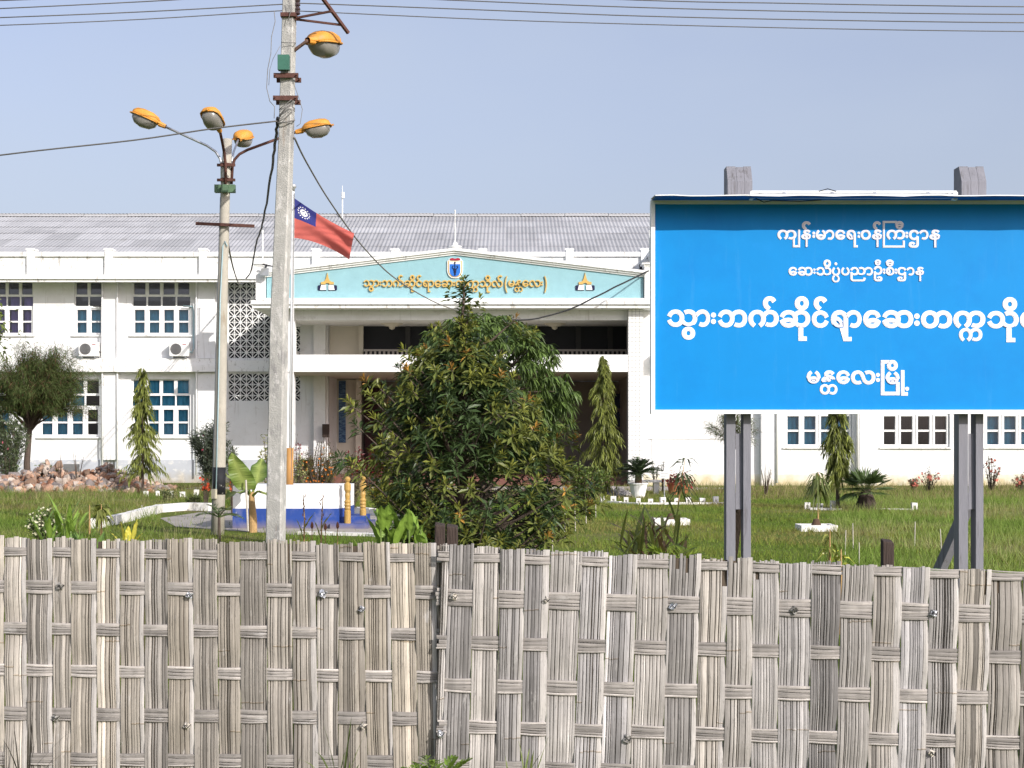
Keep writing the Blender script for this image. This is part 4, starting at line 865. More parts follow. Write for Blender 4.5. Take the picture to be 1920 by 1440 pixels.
# ---------------------------------------------------------------- woven bamboo fence
def bamboo(name, cross):
    m = bpy.data.materials.new(name); m.use_nodes = True; n = m.node_tree.nodes; l = m.node_tree.links; b = n['Principled BSDF']
    b.inputs['Roughness'].default_value = .8; b.inputs['Specular IOR Level'].default_value = .2
    tc = n.new('ShaderNodeTexCoord'); at = n.new('ShaderNodeAttribute'); at.attribute_name = 'Col'
    def streak(sc, st, lo, hi, a, c):
        mp = n.new('ShaderNodeMapping'); mp.inputs['Scale'].default_value = st if not cross else (st[2], st[1], st[0]); l.new(tc.outputs['Object'], mp.inputs['Vector'])
        q = n.new('ShaderNodeTexNoise'); q.inputs['Scale'].default_value = sc; q.inputs['Detail'].default_value = 7; q.inputs['Roughness'].default_value = .7
        l.new(mp.outputs[0], q.inputs['Vector']); r = n.new('ShaderNodeMapRange'); r.inputs[1].default_value = lo; r.inputs[2].default_value = hi; r.inputs[3].default_value = a; r.inputs[4].default_value = c
        l.new(q.outputs['Fac'], r.inputs[0]); return r.outputs[0], q.outputs['Fac']
    def mul(a, f):
        x = n.new('ShaderNodeMix'); x.data_type = 'RGBA'; x.blend_type = 'MULTIPLY'; x.inputs['Factor'].default_value = 1; l.new(a, x.inputs['A']); l.new(f, x.inputs['B']); return x.outputs['Result']
    c = at.outputs['Color']
    f1, raw = streak(22, (7, 1, .16), .3, .7, .64, 1.3); c = mul(c, f1)
    f2, _ = streak(4, (1.2, 1, .6), .3, .7, .78, 1.2); c = mul(c, f2)
    f3, _ = streak(50, (2.5, 1, .4), .34, .42, .6, 1); c = mul(c, f3)           # dark flecks
    f4, _ = streak(6, (3, 1, 1), .60, .68, 0, .55)                              # bleached, peeling skin
    x = n.new('ShaderNodeMix'); x.data_type = 'RGBA'; l.new(f4, x.inputs['Factor']); l.new(c, x.inputs['A']); x.inputs['B'].default_value = (.50, .48, .46, 1); c = x.outputs['Result']
    l.new(c, b.inputs['Base Color'])
    bp = n.new('ShaderNodeBump'); bp.inputs['Strength'].default_value = .35; bp.inputs['Distance'].default_value = .003; l.new(raw, bp.inputs['Height']); l.new(bp.outputs[0], b.inputs['Normal'])
    return m
M_UP, M_CR = bamboo('bamboo_upright', False), bamboo('bamboo_cross', True)
def fence(label, d, bt, bb_, rows, top, par, tint, ext, ties, base_tone, wr):
    """bt, bb_: strip boundaries (px) at rows 1033 and 1428; rows: (row at px 0, slope, thickness)"""
    A = .0058
    T = thing('bamboo_fence', (X(sum(bt)/len(bt), d), d, 0), label, 'fence', 'bamboo fence panels')
    rowy = lambda k, px: rows[k][0]+rows[k][1]*px
    def vx(i, t, y): 
        s = (y-1033)/395; a = bt[i]+(bb_[i]-bt[i])*s; b = bt[i+1]+(bb_[i+1]-bt[i+1])*s; return a+(b-a)*t
    def voff(i, y, px):
        ys = [rowy(k, px) for k in range(len(rows))]; sg = lambda k: 1 if (i+k+par) % 2 == 0 else -1
        if y <= ys[0]: return A*sg(0)*(1-.35*min(1, (ys[0]-y)/60))
        for k in range(len(ys)-1):
            if y < ys[k+1]:
                t = (y-ys[k])/(ys[k+1]-ys[k]); h = .5-.5*math.cos(math.pi*min(1, max(0, (t-.16)/.68))); return A*(sg(k)+(sg(k+1)-sg(k))*h)
        return A*sg(len(ys)-1)
    up = MB(); n_s = len(bt)-1
    for i in range(n_s):
        w = bt[i+1]-bt[i]; k = max(5, int(round(w/random.uniform(5.6, 7.6)))); ws = np.array([random.choice((.55, .75, .9, 1.0, 1.2, 1.7)) for _ in range(k)])
        pts_edge = random.random() < tint; ws[-1] = 1.7 if pts_edge else ws[-1]
        cuts = np.concatenate([[0], np.cumsum(ws)/ws.sum()])
        tone0 = base_tone*random.uniform(.74, 1.2); warm = random.uniform(*wr)
        sbend = random.uniform(-.8, .8); sph = random.uniform(0, 6); nodes = sorted(random.uniform(1000, 1470) for _ in range(2))
        half = random.randint(2, k-2); topj = random.uniform(-3, 3)
        for j in range(k):
            a0, a1 = cuts[j], cuts[j+1]; gap = (random.uniform(.3, .75) if random.random() < .8 else random.uniform(.8, 1.3))/w
            grp = 0 if j < half else 1
            tone = tone0*random.uniform(.82, 1.18)*(1 if grp == 0 else random.choice((.9, 1.0, 1.1)))
            if random.random() < .14: tone *= random.uniform(1.25, 1.6)
            if random.random() < .12: tone *= random.uniform(.55, .75)
            if pts_edge and j == k-1: tone = random.uniform(.40, .52); wq = 0
            else: wq = warm
            col = np.array([tone*(1.02+.035*wq), tone*(.96-.01*max(wq, 0)), tone*(.905-.09*wq)])
            mid = (bt[i]+bt[i+1])/2; yt = top(mid)+topj+random.uniform(-2.2, 2.2)+(random.uniform(6, 70) if random.random() < .035 else 0); ybot = 1484
            nd = nodes[grp]+random.uniform(-1.2, 1.2)
            ys = sorted(set(np.arange(yt, ybot, 8.5).tolist()+[nd-2.2, nd, nd+2.2, ybot])); ys = [y for y in ys if y >= yt]
            V, C = [], []; zoff = random.uniform(-.0016, .0016)+(.002 if pts_edge and j == k-1 else 0); bend = sbend+random.uniform(-.2, .2); phs = sph+random.uniform(-.3, .3)
            for y in ys:
                px0, px1 = vx(i, a0+gap, y)+bend*math.sin(y/70+phs), vx(i, a1-gap, y)+bend*math.sin(y/70+phs); o = voff(i, y, mid)+zoff
                nb = .0022 if abs(y-nd) < 1 else 0
                arch = .004*(1-(2*((a0+a1)/2)-1)**2)
                z = Z(y, d); yf = d-o-arch-nb
                V += [(X(px0, d), yf+.006, z), (X(px0, d), yf+.0008, z), (X((px0+px1)/2, d), yf-.0003, z), (X(px1, d), yf+.0008, z), (X(px1, d), yf+.006, z)]
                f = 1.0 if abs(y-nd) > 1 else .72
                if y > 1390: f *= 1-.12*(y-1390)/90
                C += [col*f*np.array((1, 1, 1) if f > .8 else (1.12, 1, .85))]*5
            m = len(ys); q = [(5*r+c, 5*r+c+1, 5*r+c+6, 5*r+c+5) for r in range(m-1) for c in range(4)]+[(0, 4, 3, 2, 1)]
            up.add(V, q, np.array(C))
    for i in range(n_s):                       # the inner skin that holds each cracked strip together
        V, C = [], []; mid = (bt[i]+bt[i+1])/2; ys = np.arange(top(mid)+5, 1484, 9.0)
        for y in ys:
            o = voff(i, y, mid)
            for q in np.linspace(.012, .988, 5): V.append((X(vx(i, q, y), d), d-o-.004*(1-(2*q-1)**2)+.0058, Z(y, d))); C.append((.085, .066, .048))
        m = len(ys); up.add(V, [(5*r+c, 5*r+c+1, 5*r+c+6, 5*r+c+5) for r in range(m-1) for c in range(4)], np.array(C))
    up.build('upright_strips', M_UP, T)
    cr = MB()
    x_lo, x_hi = bt[0]-ext[0], bt[-1]+ext[1]
    cent = [((bt[i]+bt[i+1]+bb_[i]+bb_[i+1])/4) for i in range(n_s)]
    for k, (y0, sl_, th) in enumerate(rows):
        nsl = 3 if th < 22 else random.choice((4, 5)); hs_ = np.array([random.uniform(.5, 1.4) for _ in range(nsl)]); cu2 = np.concatenate([[0], np.cumsum(hs_)/hs_.sum()])
        for j in range(nsl):
            tone = base_tone*random.uniform(.85, 1.2)*(1.3 if j in (0, nsl-1) and random.random() < .5 else random.uniform(.72, 1.0)); col = np.array([tone*1.04, tone*.96, tone*.89])
            xs_ = np.arange(x_lo+random.uniform(-4, 4), x_hi+random.uniform(-4, 6), 5.5); V, C = [], []; zo = random.uniform(-.001, .001); f0 = 1
            for ii, px in enumerate(xs_):
                if ii % 9 == 0: f0 = random.uniform(.9, 1.12)
                s = np.interp(px, cent, [-1 if (i+k+par) % 2 == 0 else 1 for i in range(n_s)]); s = math.copysign(min(1, abs(s)*1.9), s)
                o = A*s*1.02+zo; yc = y0+sl_*px+.7*math.sin(px/23+k+j)
                ya, yb = yc-th/2+th*cu2[j]+.45, yc-th/2+th*cu2[j+1]-.45
                yf = d-o-.003
                V += [(X(px, d), yf+.006, Z(ya, d)), (X(px, d), yf+.0008, Z(ya, d)), (X(px, d), yf-.0004, Z((ya+yb)/2, d)), (X(px, d), yf+.0008, Z(yb, d)), (X(px, d), yf+.006, Z(yb, d))]
                C += [col*f0]*5
            m = len(xs_); cr.add(V, [(5*r+c, 5*r+c+5, 5*r+c+6, 5*r+c+1) for r in range(m-1) for c in range(4)]+[(0, 1, 2, 3, 4), (5*m-1, 5*m-2, 5*m-3, 5*m-4, 5*m-5)], np.array(C))
    cr.build('cross_strips', M_CR, T)
    for px, py in ties:
        t = MB(); c = P(px, py, d-.022); s = .013*random.uniform(.8, 1.25); g = []
        for a in range(5):
            for b in range(5): g.append((c.x+(a-2)*s*.5*random.uniform(.8, 1.2)+(b-2)*.003, c.y+random.uniform(-.007, .007)+.004*abs(a-2), c.z+(b-2)*s*.5*random.uniform(.8, 1.2)-(a-2)*.003))
        t.add(g, [(a*5+b, (a+1)*5+b, (a+1)*5+b+1, a*5+b+1) for a in range(4) for b in range(4)]); tie = t.build('tie', random.choice(('stick', 'stick', 'bowl', 'steel')), T, fix=False)
        w_ = MB(); w_.tube([(c.x-.012, c.y+.01, c.z-.004), (c.x-.004, c.y-.010, c.z+.005), (c.x+.008, c.y-.011, c.z-.006), (c.x+.016, c.y+.01, c.z+.004)], .0022, 5); w_.build('wire', 'black', tie)
    return T
DFN = 6.4
bl_t = [8, 50, 99, 134, 182, 225, 272, 314, 362, 407, 450, 500, 547, 592, 636, 681, 731, 777, 818, 842]; bl_b = [9, 52, 100, 133, 182, 226, 271, 316, 365, 411, 452, 502, 550, 597, 634, 690, 738, 785, 822, 838]
while bl_t[0] > -1000:
    w = random.uniform(40, 50); bl_t.insert(0, bl_t[0]-w); bl_b.insert(0, bl_b[0]-w)
npre = len(bl_t)-20
rows_l = [(1033, .0165, 17), (1099, .0140, 25), (1177, .0155, 23), (1255, .0175, 23), (1337, .0135, 25), (1422, .0085, 24)]
fence('left woven bamboo fence panel, browner and weathered', DFN+.012, bl_t, bl_b, rows_l, lambda px: 1007+.016*px+1.5*math.sin(px/31)+1.2*math.sin(px/13), npre % 2+1, .35, (0, 6),
      [(112, 1100), (355, 1116), (605, 1113), (103, 1346), (350, 1361), (678, 1142), (681, 1362)], .310, (.3, 1.4))
br_t = [830, 848+30, 938-49+0, 938, 985, 1032, 1092, 1142, 1196, 1255, 1315, 1366, 1412, 1462, 1523, 1580, 1640, 1693, 1744, 1800, 1860, 1918, 1975]
br_t = [828, 843, 889, 938, 985, 1032, 1092, 1142, 1196, 1255, 1315, 1366, 1412, 1462, 1523, 1580, 1640, 1693, 1744, 1800, 1860, 1918, 1975]
br_b = [815, 828, 879, 930, 976, 1022, 1075, 1127, 1183, 1243, 1303, 1355, 1408, 1457, 1516, 1567, 1627, 1683, 1735, 1790, 1848, 1910, 1968]
while br_t[-1] < 2950:
    w = random.uniform(48, 58); br_t.append(br_t[-1]+w); br_b.append(br_b[-1]+w)
rows_r = [(1014, .0345, 18), (1094, .0305, 33), (1181, .0270, 26), (1265, .0230, 27), (1337, .0290, 25), (1415, .025, 25)]
fence('right woven bamboo fence panel, greyer and bleached, overlapping its neighbour', DFN-.035, br_t, br_b, rows_r, lambda px: 978+.0505*px+2.0*math.sin(px/37)+1.6*math.sin(px/14), 1, .6, (8, 0),
      [(851, 1119), (1024, 1125), (1262, 1137), (826, 1377), (1177, 1386), (1490, 1144), (1752, 1150), (1748, 1413)], .335, (-.6, .8))
def stump(px0, px1, py, d, label):
    s = MB(); x0, x1 = X(px0, d), X(px1, d); z = Z(py, d); h = (x1-x0)
    s.hexa([(x0, d, 0), (x1, d, 0), (x0, d+h, 0), (x1, d+h, 0), (x0, d, z-.004), (x1, d, z-.012), (x0, d+h, z+.008), (x1, d+h, z)])
    o = s.build('fence_post', 'stump', loc=((x0+x1)/2, d, 0)); m = o.modifiers.new('bevel', 'BEVEL'); m.width = .006; m.segments = 2
    return tag(o, label, 'post', 'dark fence posts behind the bamboo')
stump(815, 834, 982, 6.62, 'dark timber post behind the fence seam, left one of the pair'); stump(837, 858, 985, 6.66, 'dark timber post behind the fence seam, right one of the pair'); stump(1656, 1677, 1013, 6.6, 'short dark timber post standing alone behind the fence on the grass side')
# ---------------------------------------------------------------- vegetation
def plant(name, px, d, label, cat, group=None): return thing(name, (X(px, d), d, 0), label, cat, group)
OLIVE, YEL, ORG = np.array([.056, .092, .030]), np.array([.33, .33, .055]), np.array([.42, .23, .05])
def whorled_tree():
    d = 13.0; t = plant('whorled_tree', 868, d, 'dark bushy tree of whorled leathery leaves with orange tips, right behind fence', 'tree', None)
    prof_y = [518, 560, 600, 640, 690, 740, 790, 840, 880, 910, 940, 970, 1000, 1030, 1060]
    left = [868, 866, 862, 825, 755, 705, 695, 690, 670, 680, 700, 730, 745, 760, 790]
    right = [873, 876, 882, 915, 950, 985, 1035, 1060, 1080, 1105, 1130, 1110, 1070, 1040, 990]
    cx = 868; tips = []
    tries = 0
    while len(tips) < 640 and tries < 14000:
        tries += 1
        y = 1052-(1052-528)*random.random()**1.15; th = random.uniform(0, 2*math.pi); r = random.random()**.42
        side = math.cos(th); hw = np.interp(y, prof_y, right)-cx if side > 0 else cx-np.interp(y, prof_y, left)
        px = cx+side*hw*r; dep = math.sin(th)*.5*(np.interp(y, prof_y, right)-np.interp(y, prof_y, left))*d/F*r*.85
        if 880 < y < 960 and 790 < px < 990 and random.random() < .55: continue
        p = P(px, y, d)+Vector((0, dep, 0)); p.x = X(px, d)
        if any((p-q[0]).length < .07 for q in tips): continue
        tips.append((p, r))
    for px, py, dep in ((685, 716, 0), (700, 745, -.2), (640, 862, -.2), (655, 755, 0), (676, 800, -.3), (1128, 935, -.3), (1112, 905, -.2), (1070, 800, -.2), (1075, 825, -.1), (1000, 625, 0), (985, 618, .1), (955, 600, .1), (872, 528, 0), (868, 560, .05), (880, 585, -.05), (900, 562, .05), (842, 545, .05), (862, 605, -.05), (812, 618, 0), (825, 612, .05), (955, 628, 0), (965, 600, 0), (800, 648, -.1), (760, 660, 0), (715, 730, -.1), (790, 668, -.1), (1095, 950, -.2), (1060, 1000, -.3), (668, 765, -.2), (650, 858, -.35), (672, 868, -.5), (690, 880, -.6)):
        p = P(px, py, d)+Vector((0, dep, 0)); p.x = X(px, d); tips.append((p, 1))
    tr = MB(); ax = [P(868, 1015, d), P(866, 900, d), P(868, 780, d), P(869, 680, d), P(867, 600, d), P(871, 535, d)]; ax = [Vector((ax[0].x+.02, d, 0))]+ax
    tr.tube(ax, [.06, .055, .048, .04, .03, .018, .006], 9)
    axz = [a.z for a in ax]
    for p, r in tips:
        if random.random() > .3: continue
        zb = max(.25, p.z-(.25+.5*r)*random.uniform(.6, 1.1)*min(1.0, math.hypot(p.x-ax[0].x, p.y-d)+.15)); k = np.interp(zb, axz, range(len(ax))); i = min(int(k), len(ax)-2); b = ax[i].lerp(ax[i+1], k-i)
        m = b.lerp(p, .55)+Vector((0, 0, -.06*r)); tr.tube([b, m, p], [.014, .010, .005], 5)
    tr.build('trunk', 'bark', t)
    cr = MB(); B_, D_, L_, W_, C_, U_ = [], [], [], [], [], []
    for p, r in tips:
        out = Vector((p.x-ax[0].x, p.y-d, 0)); out = out.normalized() if out.length > .01 else Vector((0, 0, 1))
        axis = (out*(.45+.2*r)+Vector((0, -.22, .85))).normalized()
        if p.z > 2.7: axis = (out*.15+Vector((0, 0, 1))).normalized()
        a = axis.orthogonal().normalized(); b = axis.cross(a); n = random.randint(19, 26); hot = random.random()
        fresh = r > .72 and hot < .7; orange = r > .72 and hot < .09
        ls = .72 if p.z > 2.45 else 1.0
        for k in range(n):
            th = k*2.4+random.uniform(-.2, .2); el = random.uniform(-.35, .35)+(.9 if k > n*.65 else .15)
            dv = (a*math.cos(th)+b*math.sin(th))*math.cos(el)+axis*math.sin(el)
            B_.append(tuple(p+axis*(.13*k/n-.09))); D_.append(tuple(dv)); inner = k > n*.55
            L_.append(ls*random.uniform(.105, .155)*(.62 if inner else 1)); W_.append(random.uniform(.030, .040)*(.6 if inner else 1))
            c = OLIVE*random.uniform(.7, 1.25)
            if fresh: c = c*.4+YEL*.6 if inner else c*.7+YEL*.3
            if orange and inner: c = ORG*random.uniform(.7, 1.2)
            C_.append(c)
    leaves(cr, B_, D_, np.array(L_), np.array(W_), np.array(C_), droop=.10, fold=.25, jit=.12, mid=.58)
    cr.build('crown', 'leaf', t)
whorled_tree()
def mango_tree():
    d = 17.0; t = plant('mango_tree', 925, d, 'rounded bright green mango tree with drooping leaves behind the dark tree', 'tree')
    c = P(908, 738, d); tr = MB(); tr.tube([(c.x, d, 0), (c.x+.03, d, c.z-.7), (c.x-.02, d, c.z-.2), (c.x, d, c.z+.4)], [.08, .07, .05, .02], 9); cr = MB(); B_, D_ = [], []
    for k in range(640):
        th = random.uniform(0, 2*math.pi); ph = math.asin(random.uniform(-.8, 1)); r = random.uniform(.55, 1.0)**.5*(1+.10*math.sin(3*th+2)*math.cos(2*ph))
        p = c+Vector((math.cos(th)*math.cos(ph)*1.0*r, math.sin(th)*math.cos(ph)*.95*r, math.sin(ph)*1.0*r))
        if k % 14 == 0: tr.tube([(c.x, d, c.z-.5+.5*math.sin(ph)), tuple(c.lerp(p, .5)), tuple(p)], [.02, .012, .005], 5)
        for q in range(11):
            tq = q*2.4; o = Vector((math.cos(tq), math.sin(tq), 0))*.8+(p-c).normalized()*.5+Vector((0, 0, random.uniform(-1.2, .1)))
            B_.append(tuple(p)); D_.append(tuple(o))
    n = len(B_); leaves(cr, B_, D_, uni(.10, .17, n), uni(.026, .036, n), np.array([.095, .145, .035])*uni(.7, 1.4, n)[:, None], droop=.55, fold=.25, jit=.2)
    tr.build('trunk', 'bark', t); cr.build('crown', 'leaf', t)
mango_tree()
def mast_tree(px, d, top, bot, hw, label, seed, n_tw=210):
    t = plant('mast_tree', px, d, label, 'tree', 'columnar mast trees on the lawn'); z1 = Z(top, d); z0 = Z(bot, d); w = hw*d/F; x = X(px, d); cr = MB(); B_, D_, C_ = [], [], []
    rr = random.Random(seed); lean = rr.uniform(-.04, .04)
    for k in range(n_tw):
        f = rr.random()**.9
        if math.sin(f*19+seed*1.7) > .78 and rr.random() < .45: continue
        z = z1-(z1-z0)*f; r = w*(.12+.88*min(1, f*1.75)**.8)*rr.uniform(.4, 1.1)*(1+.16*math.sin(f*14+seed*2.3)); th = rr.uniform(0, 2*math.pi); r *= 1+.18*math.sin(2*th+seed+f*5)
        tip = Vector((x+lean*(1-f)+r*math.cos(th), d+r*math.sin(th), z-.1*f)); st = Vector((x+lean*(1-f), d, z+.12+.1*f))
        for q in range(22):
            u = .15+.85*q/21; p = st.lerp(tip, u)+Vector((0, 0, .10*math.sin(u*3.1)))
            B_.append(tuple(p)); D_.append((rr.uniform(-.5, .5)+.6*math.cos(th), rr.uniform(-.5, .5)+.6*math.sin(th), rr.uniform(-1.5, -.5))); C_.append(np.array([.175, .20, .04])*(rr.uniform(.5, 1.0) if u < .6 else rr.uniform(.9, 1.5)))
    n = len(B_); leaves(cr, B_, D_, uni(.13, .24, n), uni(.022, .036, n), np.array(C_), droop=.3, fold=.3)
    tr = MB(); tr.tube([(x, d, 0), (x+lean*.3, d, z0), (x+lean, d, z1-.1)], [.05, .04, .008], 8); tr.build('trunk', 'bark', t); cr.build('crown', 'leaf', t)
mast_tree(268, 43.5, 697, 895, 32, 'narrow drooping mast tree beside the rubble heap at left', 3)
mast_tree(1131, 41.0, 676, 925, 34, 'tall drooping mast tree at right end of the portico opening', 5, 260)
mast_tree(1571, 33.0, 740, 905, 27, 'drooping mast tree under the billboard in front of the blue-curtained window', 8, 210)
def casuarina(px, d, name, label, cx, cy, rx, ry, nb, nn, sparse=False, trunk_r=.13):
    t = plant(name, px, d, label, 'tree'); tr = MB(); cr = MB(); x0 = X(px, d); ctr = P(cx, cy, d); fx, fz = rx*d/F, ry*d/F
    zf = ctr.z-fz*.75; tr.tube([(x0, d, 0), (x0-.03, d, zf*.45), (x0+.06, d, zf), (ctr.x, d, ctr.z+fz*.4)], [trunk_r, trunk_r*.8, trunk_r*.65, .03], 9)
    B_, D_, L_ = [], [], []
    for k in range(nb):
        th = random.uniform(0, 2*math.pi); ph = random.uniform(-.45, 1.4); r = random.uniform(.5, 1.05)
        tip = ctr+Vector((math.cos(th)*math.cos(ph)*fx*r, math.sin(th)*math.cos(ph)*fx*.9*r, math.sin(ph)*fz*r)); b = Vector((x0+.06, d, zf+random.uniform(-.1, .8)*fz*.6)); m = b.lerp(tip, .5)+Vector((0, 0, .12*fz))
        tr.tube([b, m, tip], [trunk_r*.28, trunk_r*.15, .008], 5)
        for q in range(nn):
            u = random.uniform(.45 if not sparse else .3, 1.08); p = (b.lerp(m, u*2) if u < .5 else m.lerp(tip, (u-.5)*2))+Vector(rng.normal(0, .09 if not sparse else .05, 3))
            B_.append(tuple(p)); o = (tip-b).normalized(); D_.append((o.x*.8+random.gauss(0, .5), o.y*.8+random.gauss(0, .5), random.uniform(-.5, .9))); L_.append(random.uniform(.14, .34))
    n = len(B_); base = np.array([.10, .135, .045])*uni(.6, 1.4, n)[:, None]; br = rng.random(n) < .14; base[br] = np.array([.15, .085, .05])*uni(.7, 1.3, br.sum())[:, None]
    leaves(cr, B_, D_, np.array(L_)*(1 if not sparse else .75), .014 if not sparse else .012, base, droop=.35, fold=.1, jit=.1)
    tr.build('trunk', 'bark', t); cr.build('crown', 'needle', t)
casuarina(52, 47, 'casuarina_tree', 'feathery brownish casuarina tree with bare trunk at far left', 76, 740, 104, 88, 220, 250)
casuarina(1372, 40, 'casuarina_sapling', 'sparse wispy casuarina sapling behind the left billboard post', 1375, 812, 58, 44, 34, 120, True, .035)
# tree standing just outside the frame, one bough of it in view
lt = plant('leafy_tree', -40, 30, 'small leafy bough reaching in at the left frame edge', 'tree'); tr = MB(); tr.tube([P(-70, 985, 30), P(-60, 800, 30), P(-40, 660, 30), P(-8, 622, 30)], [.09, .07, .04, .01], 7); tr.tube([P(-40, 660, 30), P(-20, 580, 30)], [.03, .008], 6); tr.build('trunk', 'bark', lt)
cr = MB(); B_ = [tuple(P(random.gauss(-28, 22), random.gauss(620, 26), 30)+Vector((0, random.gauss(0, .3), 0))) for _ in range(420)]; n = len(B_); leaves(cr, B_, rng.normal(0, 1, (n, 3))+np.array([.4, 0, -.2]), uni(.1, .17, n), uni(.05, .075, n), np.array([.14, .18, .04])*uni(.6, 1.3, n)[:, None]); cr.build('crown', 'leaf', lt)

def shrub(name, px, d, top, hw, label, cat, col, lf=(.12, .02), n=900, base=None, spread=.55, flowers=None, group=None, stems=14, up=.9, droop=.2, m='leaf', low=0.0, jit=.2):
    """stems fan out of the ground and carry leaves along their length"""
    t = plant(name, px, d, label, cat, group); x = X(px, d); h = Z(top, d); w = hw*d/F; tr = MB(); cr = MB(); ends = []
    for k in range(stems):
        th = random.uniform(0, 2*math.pi); r = random.random()**.5; e = Vector((x+w*r*math.cos(th), d+w*.8*r*math.sin(th), h*(1-.35*r*r)*random.uniform(.82, 1.02))); s = Vector((x+w*.2*math.cos(th)*r, d+w*.2*math.sin(th)*r, 0)); m_ = s.lerp(e, .5)+Vector((-w*.1*math.cos(th), 0, h*.04)); tr.tube([s, m_, e], [.014, .010, .004], 5); ends.append((s, m_, e))
    B_, D_ = [], []
    for q in range(n):
        s, m_, e = random.choice(ends); u = random.uniform(low, 1.03)**.75; p = s.lerp(m_, u*2) if u < .5 else m_.lerp(e, (u-.5)*2); p = p+Vector(rng.normal(0, w*.09, 3)); B_.append(tuple(p)); D_.append((random.gauss(0, 1)+.5*(p.x-x)/w, random.gauss(0, 1), random.gauss(up, .5)))
    cols = [np.array(c) for c in col] if hasattr(col[0], '__len__') else [np.array(col)]; C_ = np.array([random.choice(cols)*random.uniform(.7, 1.3) for _ in range(n)])
    leaves(cr, B_, D_, uni(lf[0]*.7, lf[0]*1.3, n), lf[1], C_, droop=droop, fold=.25, jit=jit); tr.build('stem', 'bark', t); cr.build('foliage', m, t)
    if flowers:
        fc, fr, fn, zr = flowers; fb = MB(); pts = []
        for q in range(fn):
            s, m_, e = random.choice(ends); u = random.uniform(zr, 1.03); p = m_.lerp(e, max(0, (u-.5)*2)); pts.append((p.x+random.gauss(0, w*.1), p.y-abs(random.gauss(0, w*.3)), p.z+random.gauss(0, h*.03)))
        dots(fb, pts, fr, fc); fb.build('flower', 'petal', t)['kind'] = 'stuff'
    return t
shrub('oleander', 14, 46, 765, 40, 'oleander bush with pink flowers under the casuarina at left edge', 'shrub', [(.13, .17, .08), (.10, .13, .07)], (.2, .040), 3600, flowers=((.55, .16, .20), .05, 9, .7), group='oleander bushes by the wall', stems=22)
shrub('oleander', 398, 46, 786, 44, 'grey green oleander bush by the foot of the lamp post', 'shrub', [(.12, .145, .10), (.09, .115, .08)], (.2, .042), 5600, flowers=((.5, .10, .14), .045, 4, .7), group='oleander bushes by the wall', stems=26)
shrub('oleander', 437, 40, 835, 16, 'small oleander with red blooms between the two posts', 'shrub', [(.11, .14, .05)], (.13, .026), 700, flowers=((.55, .03, .09), .065, 9, .75), group='oleander bushes by the wall', stems=9)
shrub('variegated_shrub', 503, 34, 805, 17, 'tall cream variegated shrub peeping out left of the utility pole', 'shrub', [(.36, .35, .12), (.14, .17, .05), (.30, .31, .13)], (.1, .04), 420, stems=9, group='cream variegated shrubs')
shrub('variegated_shrub', 557, 31, 848, 26, 'low cream variegated shrub beside the flagpole sleeve', 'shrub', [(.36, .35, .13), (.13, .17, .05), (.3, .31, .14)], (.08, .035), 800, stems=14, group='cream variegated shrubs')
shrub('cosmos_bush', 600, 32, 828, 44, 'airy bush full of orange cosmos flowers behind the plinth', 'shrub', [(.13, .13, .04), (.16, .11, .05), (.10, .11, .03)], (.10, .011), 5200, flowers=((.60, .19, .03), .026, 90, .2), stems=60, m='needle')
shrub('cosmos_bush', 556, 36, 822, 20, 'thin straggly cosmos with purple seed heads left of the portico pillar', 'shrub', [(.15, .10, .07), (.13, .10, .05)], (.09, .008), 500, flowers=((.32, .10, .12), .03, 30, .6), stems=14, m='needle')
shrub('cosmos_bush', 436, 31, 862, 15, 'small orange flowering cosmos just right of the lamp post', 'shrub', [(.15, .15, .05)], (.09, .010), 420, flowers=((.6, .12, .03), .04, 14, .4), stems=9, m='needle')
shrub('cosmos_bush', 384, 34, 880, 16, 'small red flowering cosmos just left of the lamp post', 'shrub', [(.13, .15, .05)], (.09, .010), 420, flowers=((.55, .08, .03), .045, 14, .4), stems=9, m='needle')
for i, px in enumerate((655, 672, 690, 708)):
    shrub('coleus', px, 45, 833, 13, 'dark red leafed coleus, %s in the row before the hall' % ('leftmost', 'second from left', 'second from right', 'rightmost')[i], 'plant', [(.20, .012, .018), (.11, .01, .015), (.07, .05, .02)], (.12, .06), 260, stems=8, group='red coleus row')
shrub('garden_bush', 655, 29, 868, 22, 'brownish green twiggy bush behind the golden newel posts', 'shrub', [(.10, .10, .04), (.13, .10, .05)], (.10, .025), 800, stems=16)
shrub('croton', 722, 27, 892, 33, 'yellow green croton bush right of the golden newel posts', 'shrub', [(.36, .28, .02), (.10, .13, .03), (.06, .09, .02)], (.12, .03), 1500, stems=20, low=.15)
shrub('flowering_shrub', 88, 20, 948, 34, 'low bush with small white flowers at left behind the fence', 'shrub', [(.13, .19, .05), (.10, .15, .04)], (.09, .025), 1300, flowers=((.62, .60, .42), .018, 190, .6), stems=20)
shrub('variegated_shrub', 312, 37, 921, 24, 'low spreading pale variegated shrub left of the lamp post', 'shrub', [(.26, .27, .13), (.12, .15, .05)], (.10, .03), 500, stems=12, group='cream variegated shrubs')
shrub('dark_bush', 367, 33, 930, 20, 'low dark green tangle at the kerb left of the lamp post', 'shrub', [(.07, .09, .03)], (.1, .02), 500, stems=12)
shrub('topiary_bush', 1228, 43, 858, 8, 'thin clipped shrub by the cycad, nearer the tiled column', 'shrub', [(.06, .08, .03)], (.07, .03), 260, stems=6, group='thin clipped shrubs by the potted cycad')
shrub('topiary_bush', 1243, 43, 859, 6, 'thin clipped shrub by the cycad, farther from the tiled column', 'shrub', [(.06, .08, .03)], (.07, .03), 200, stems=5, group='thin clipped shrubs by the potted cycad')
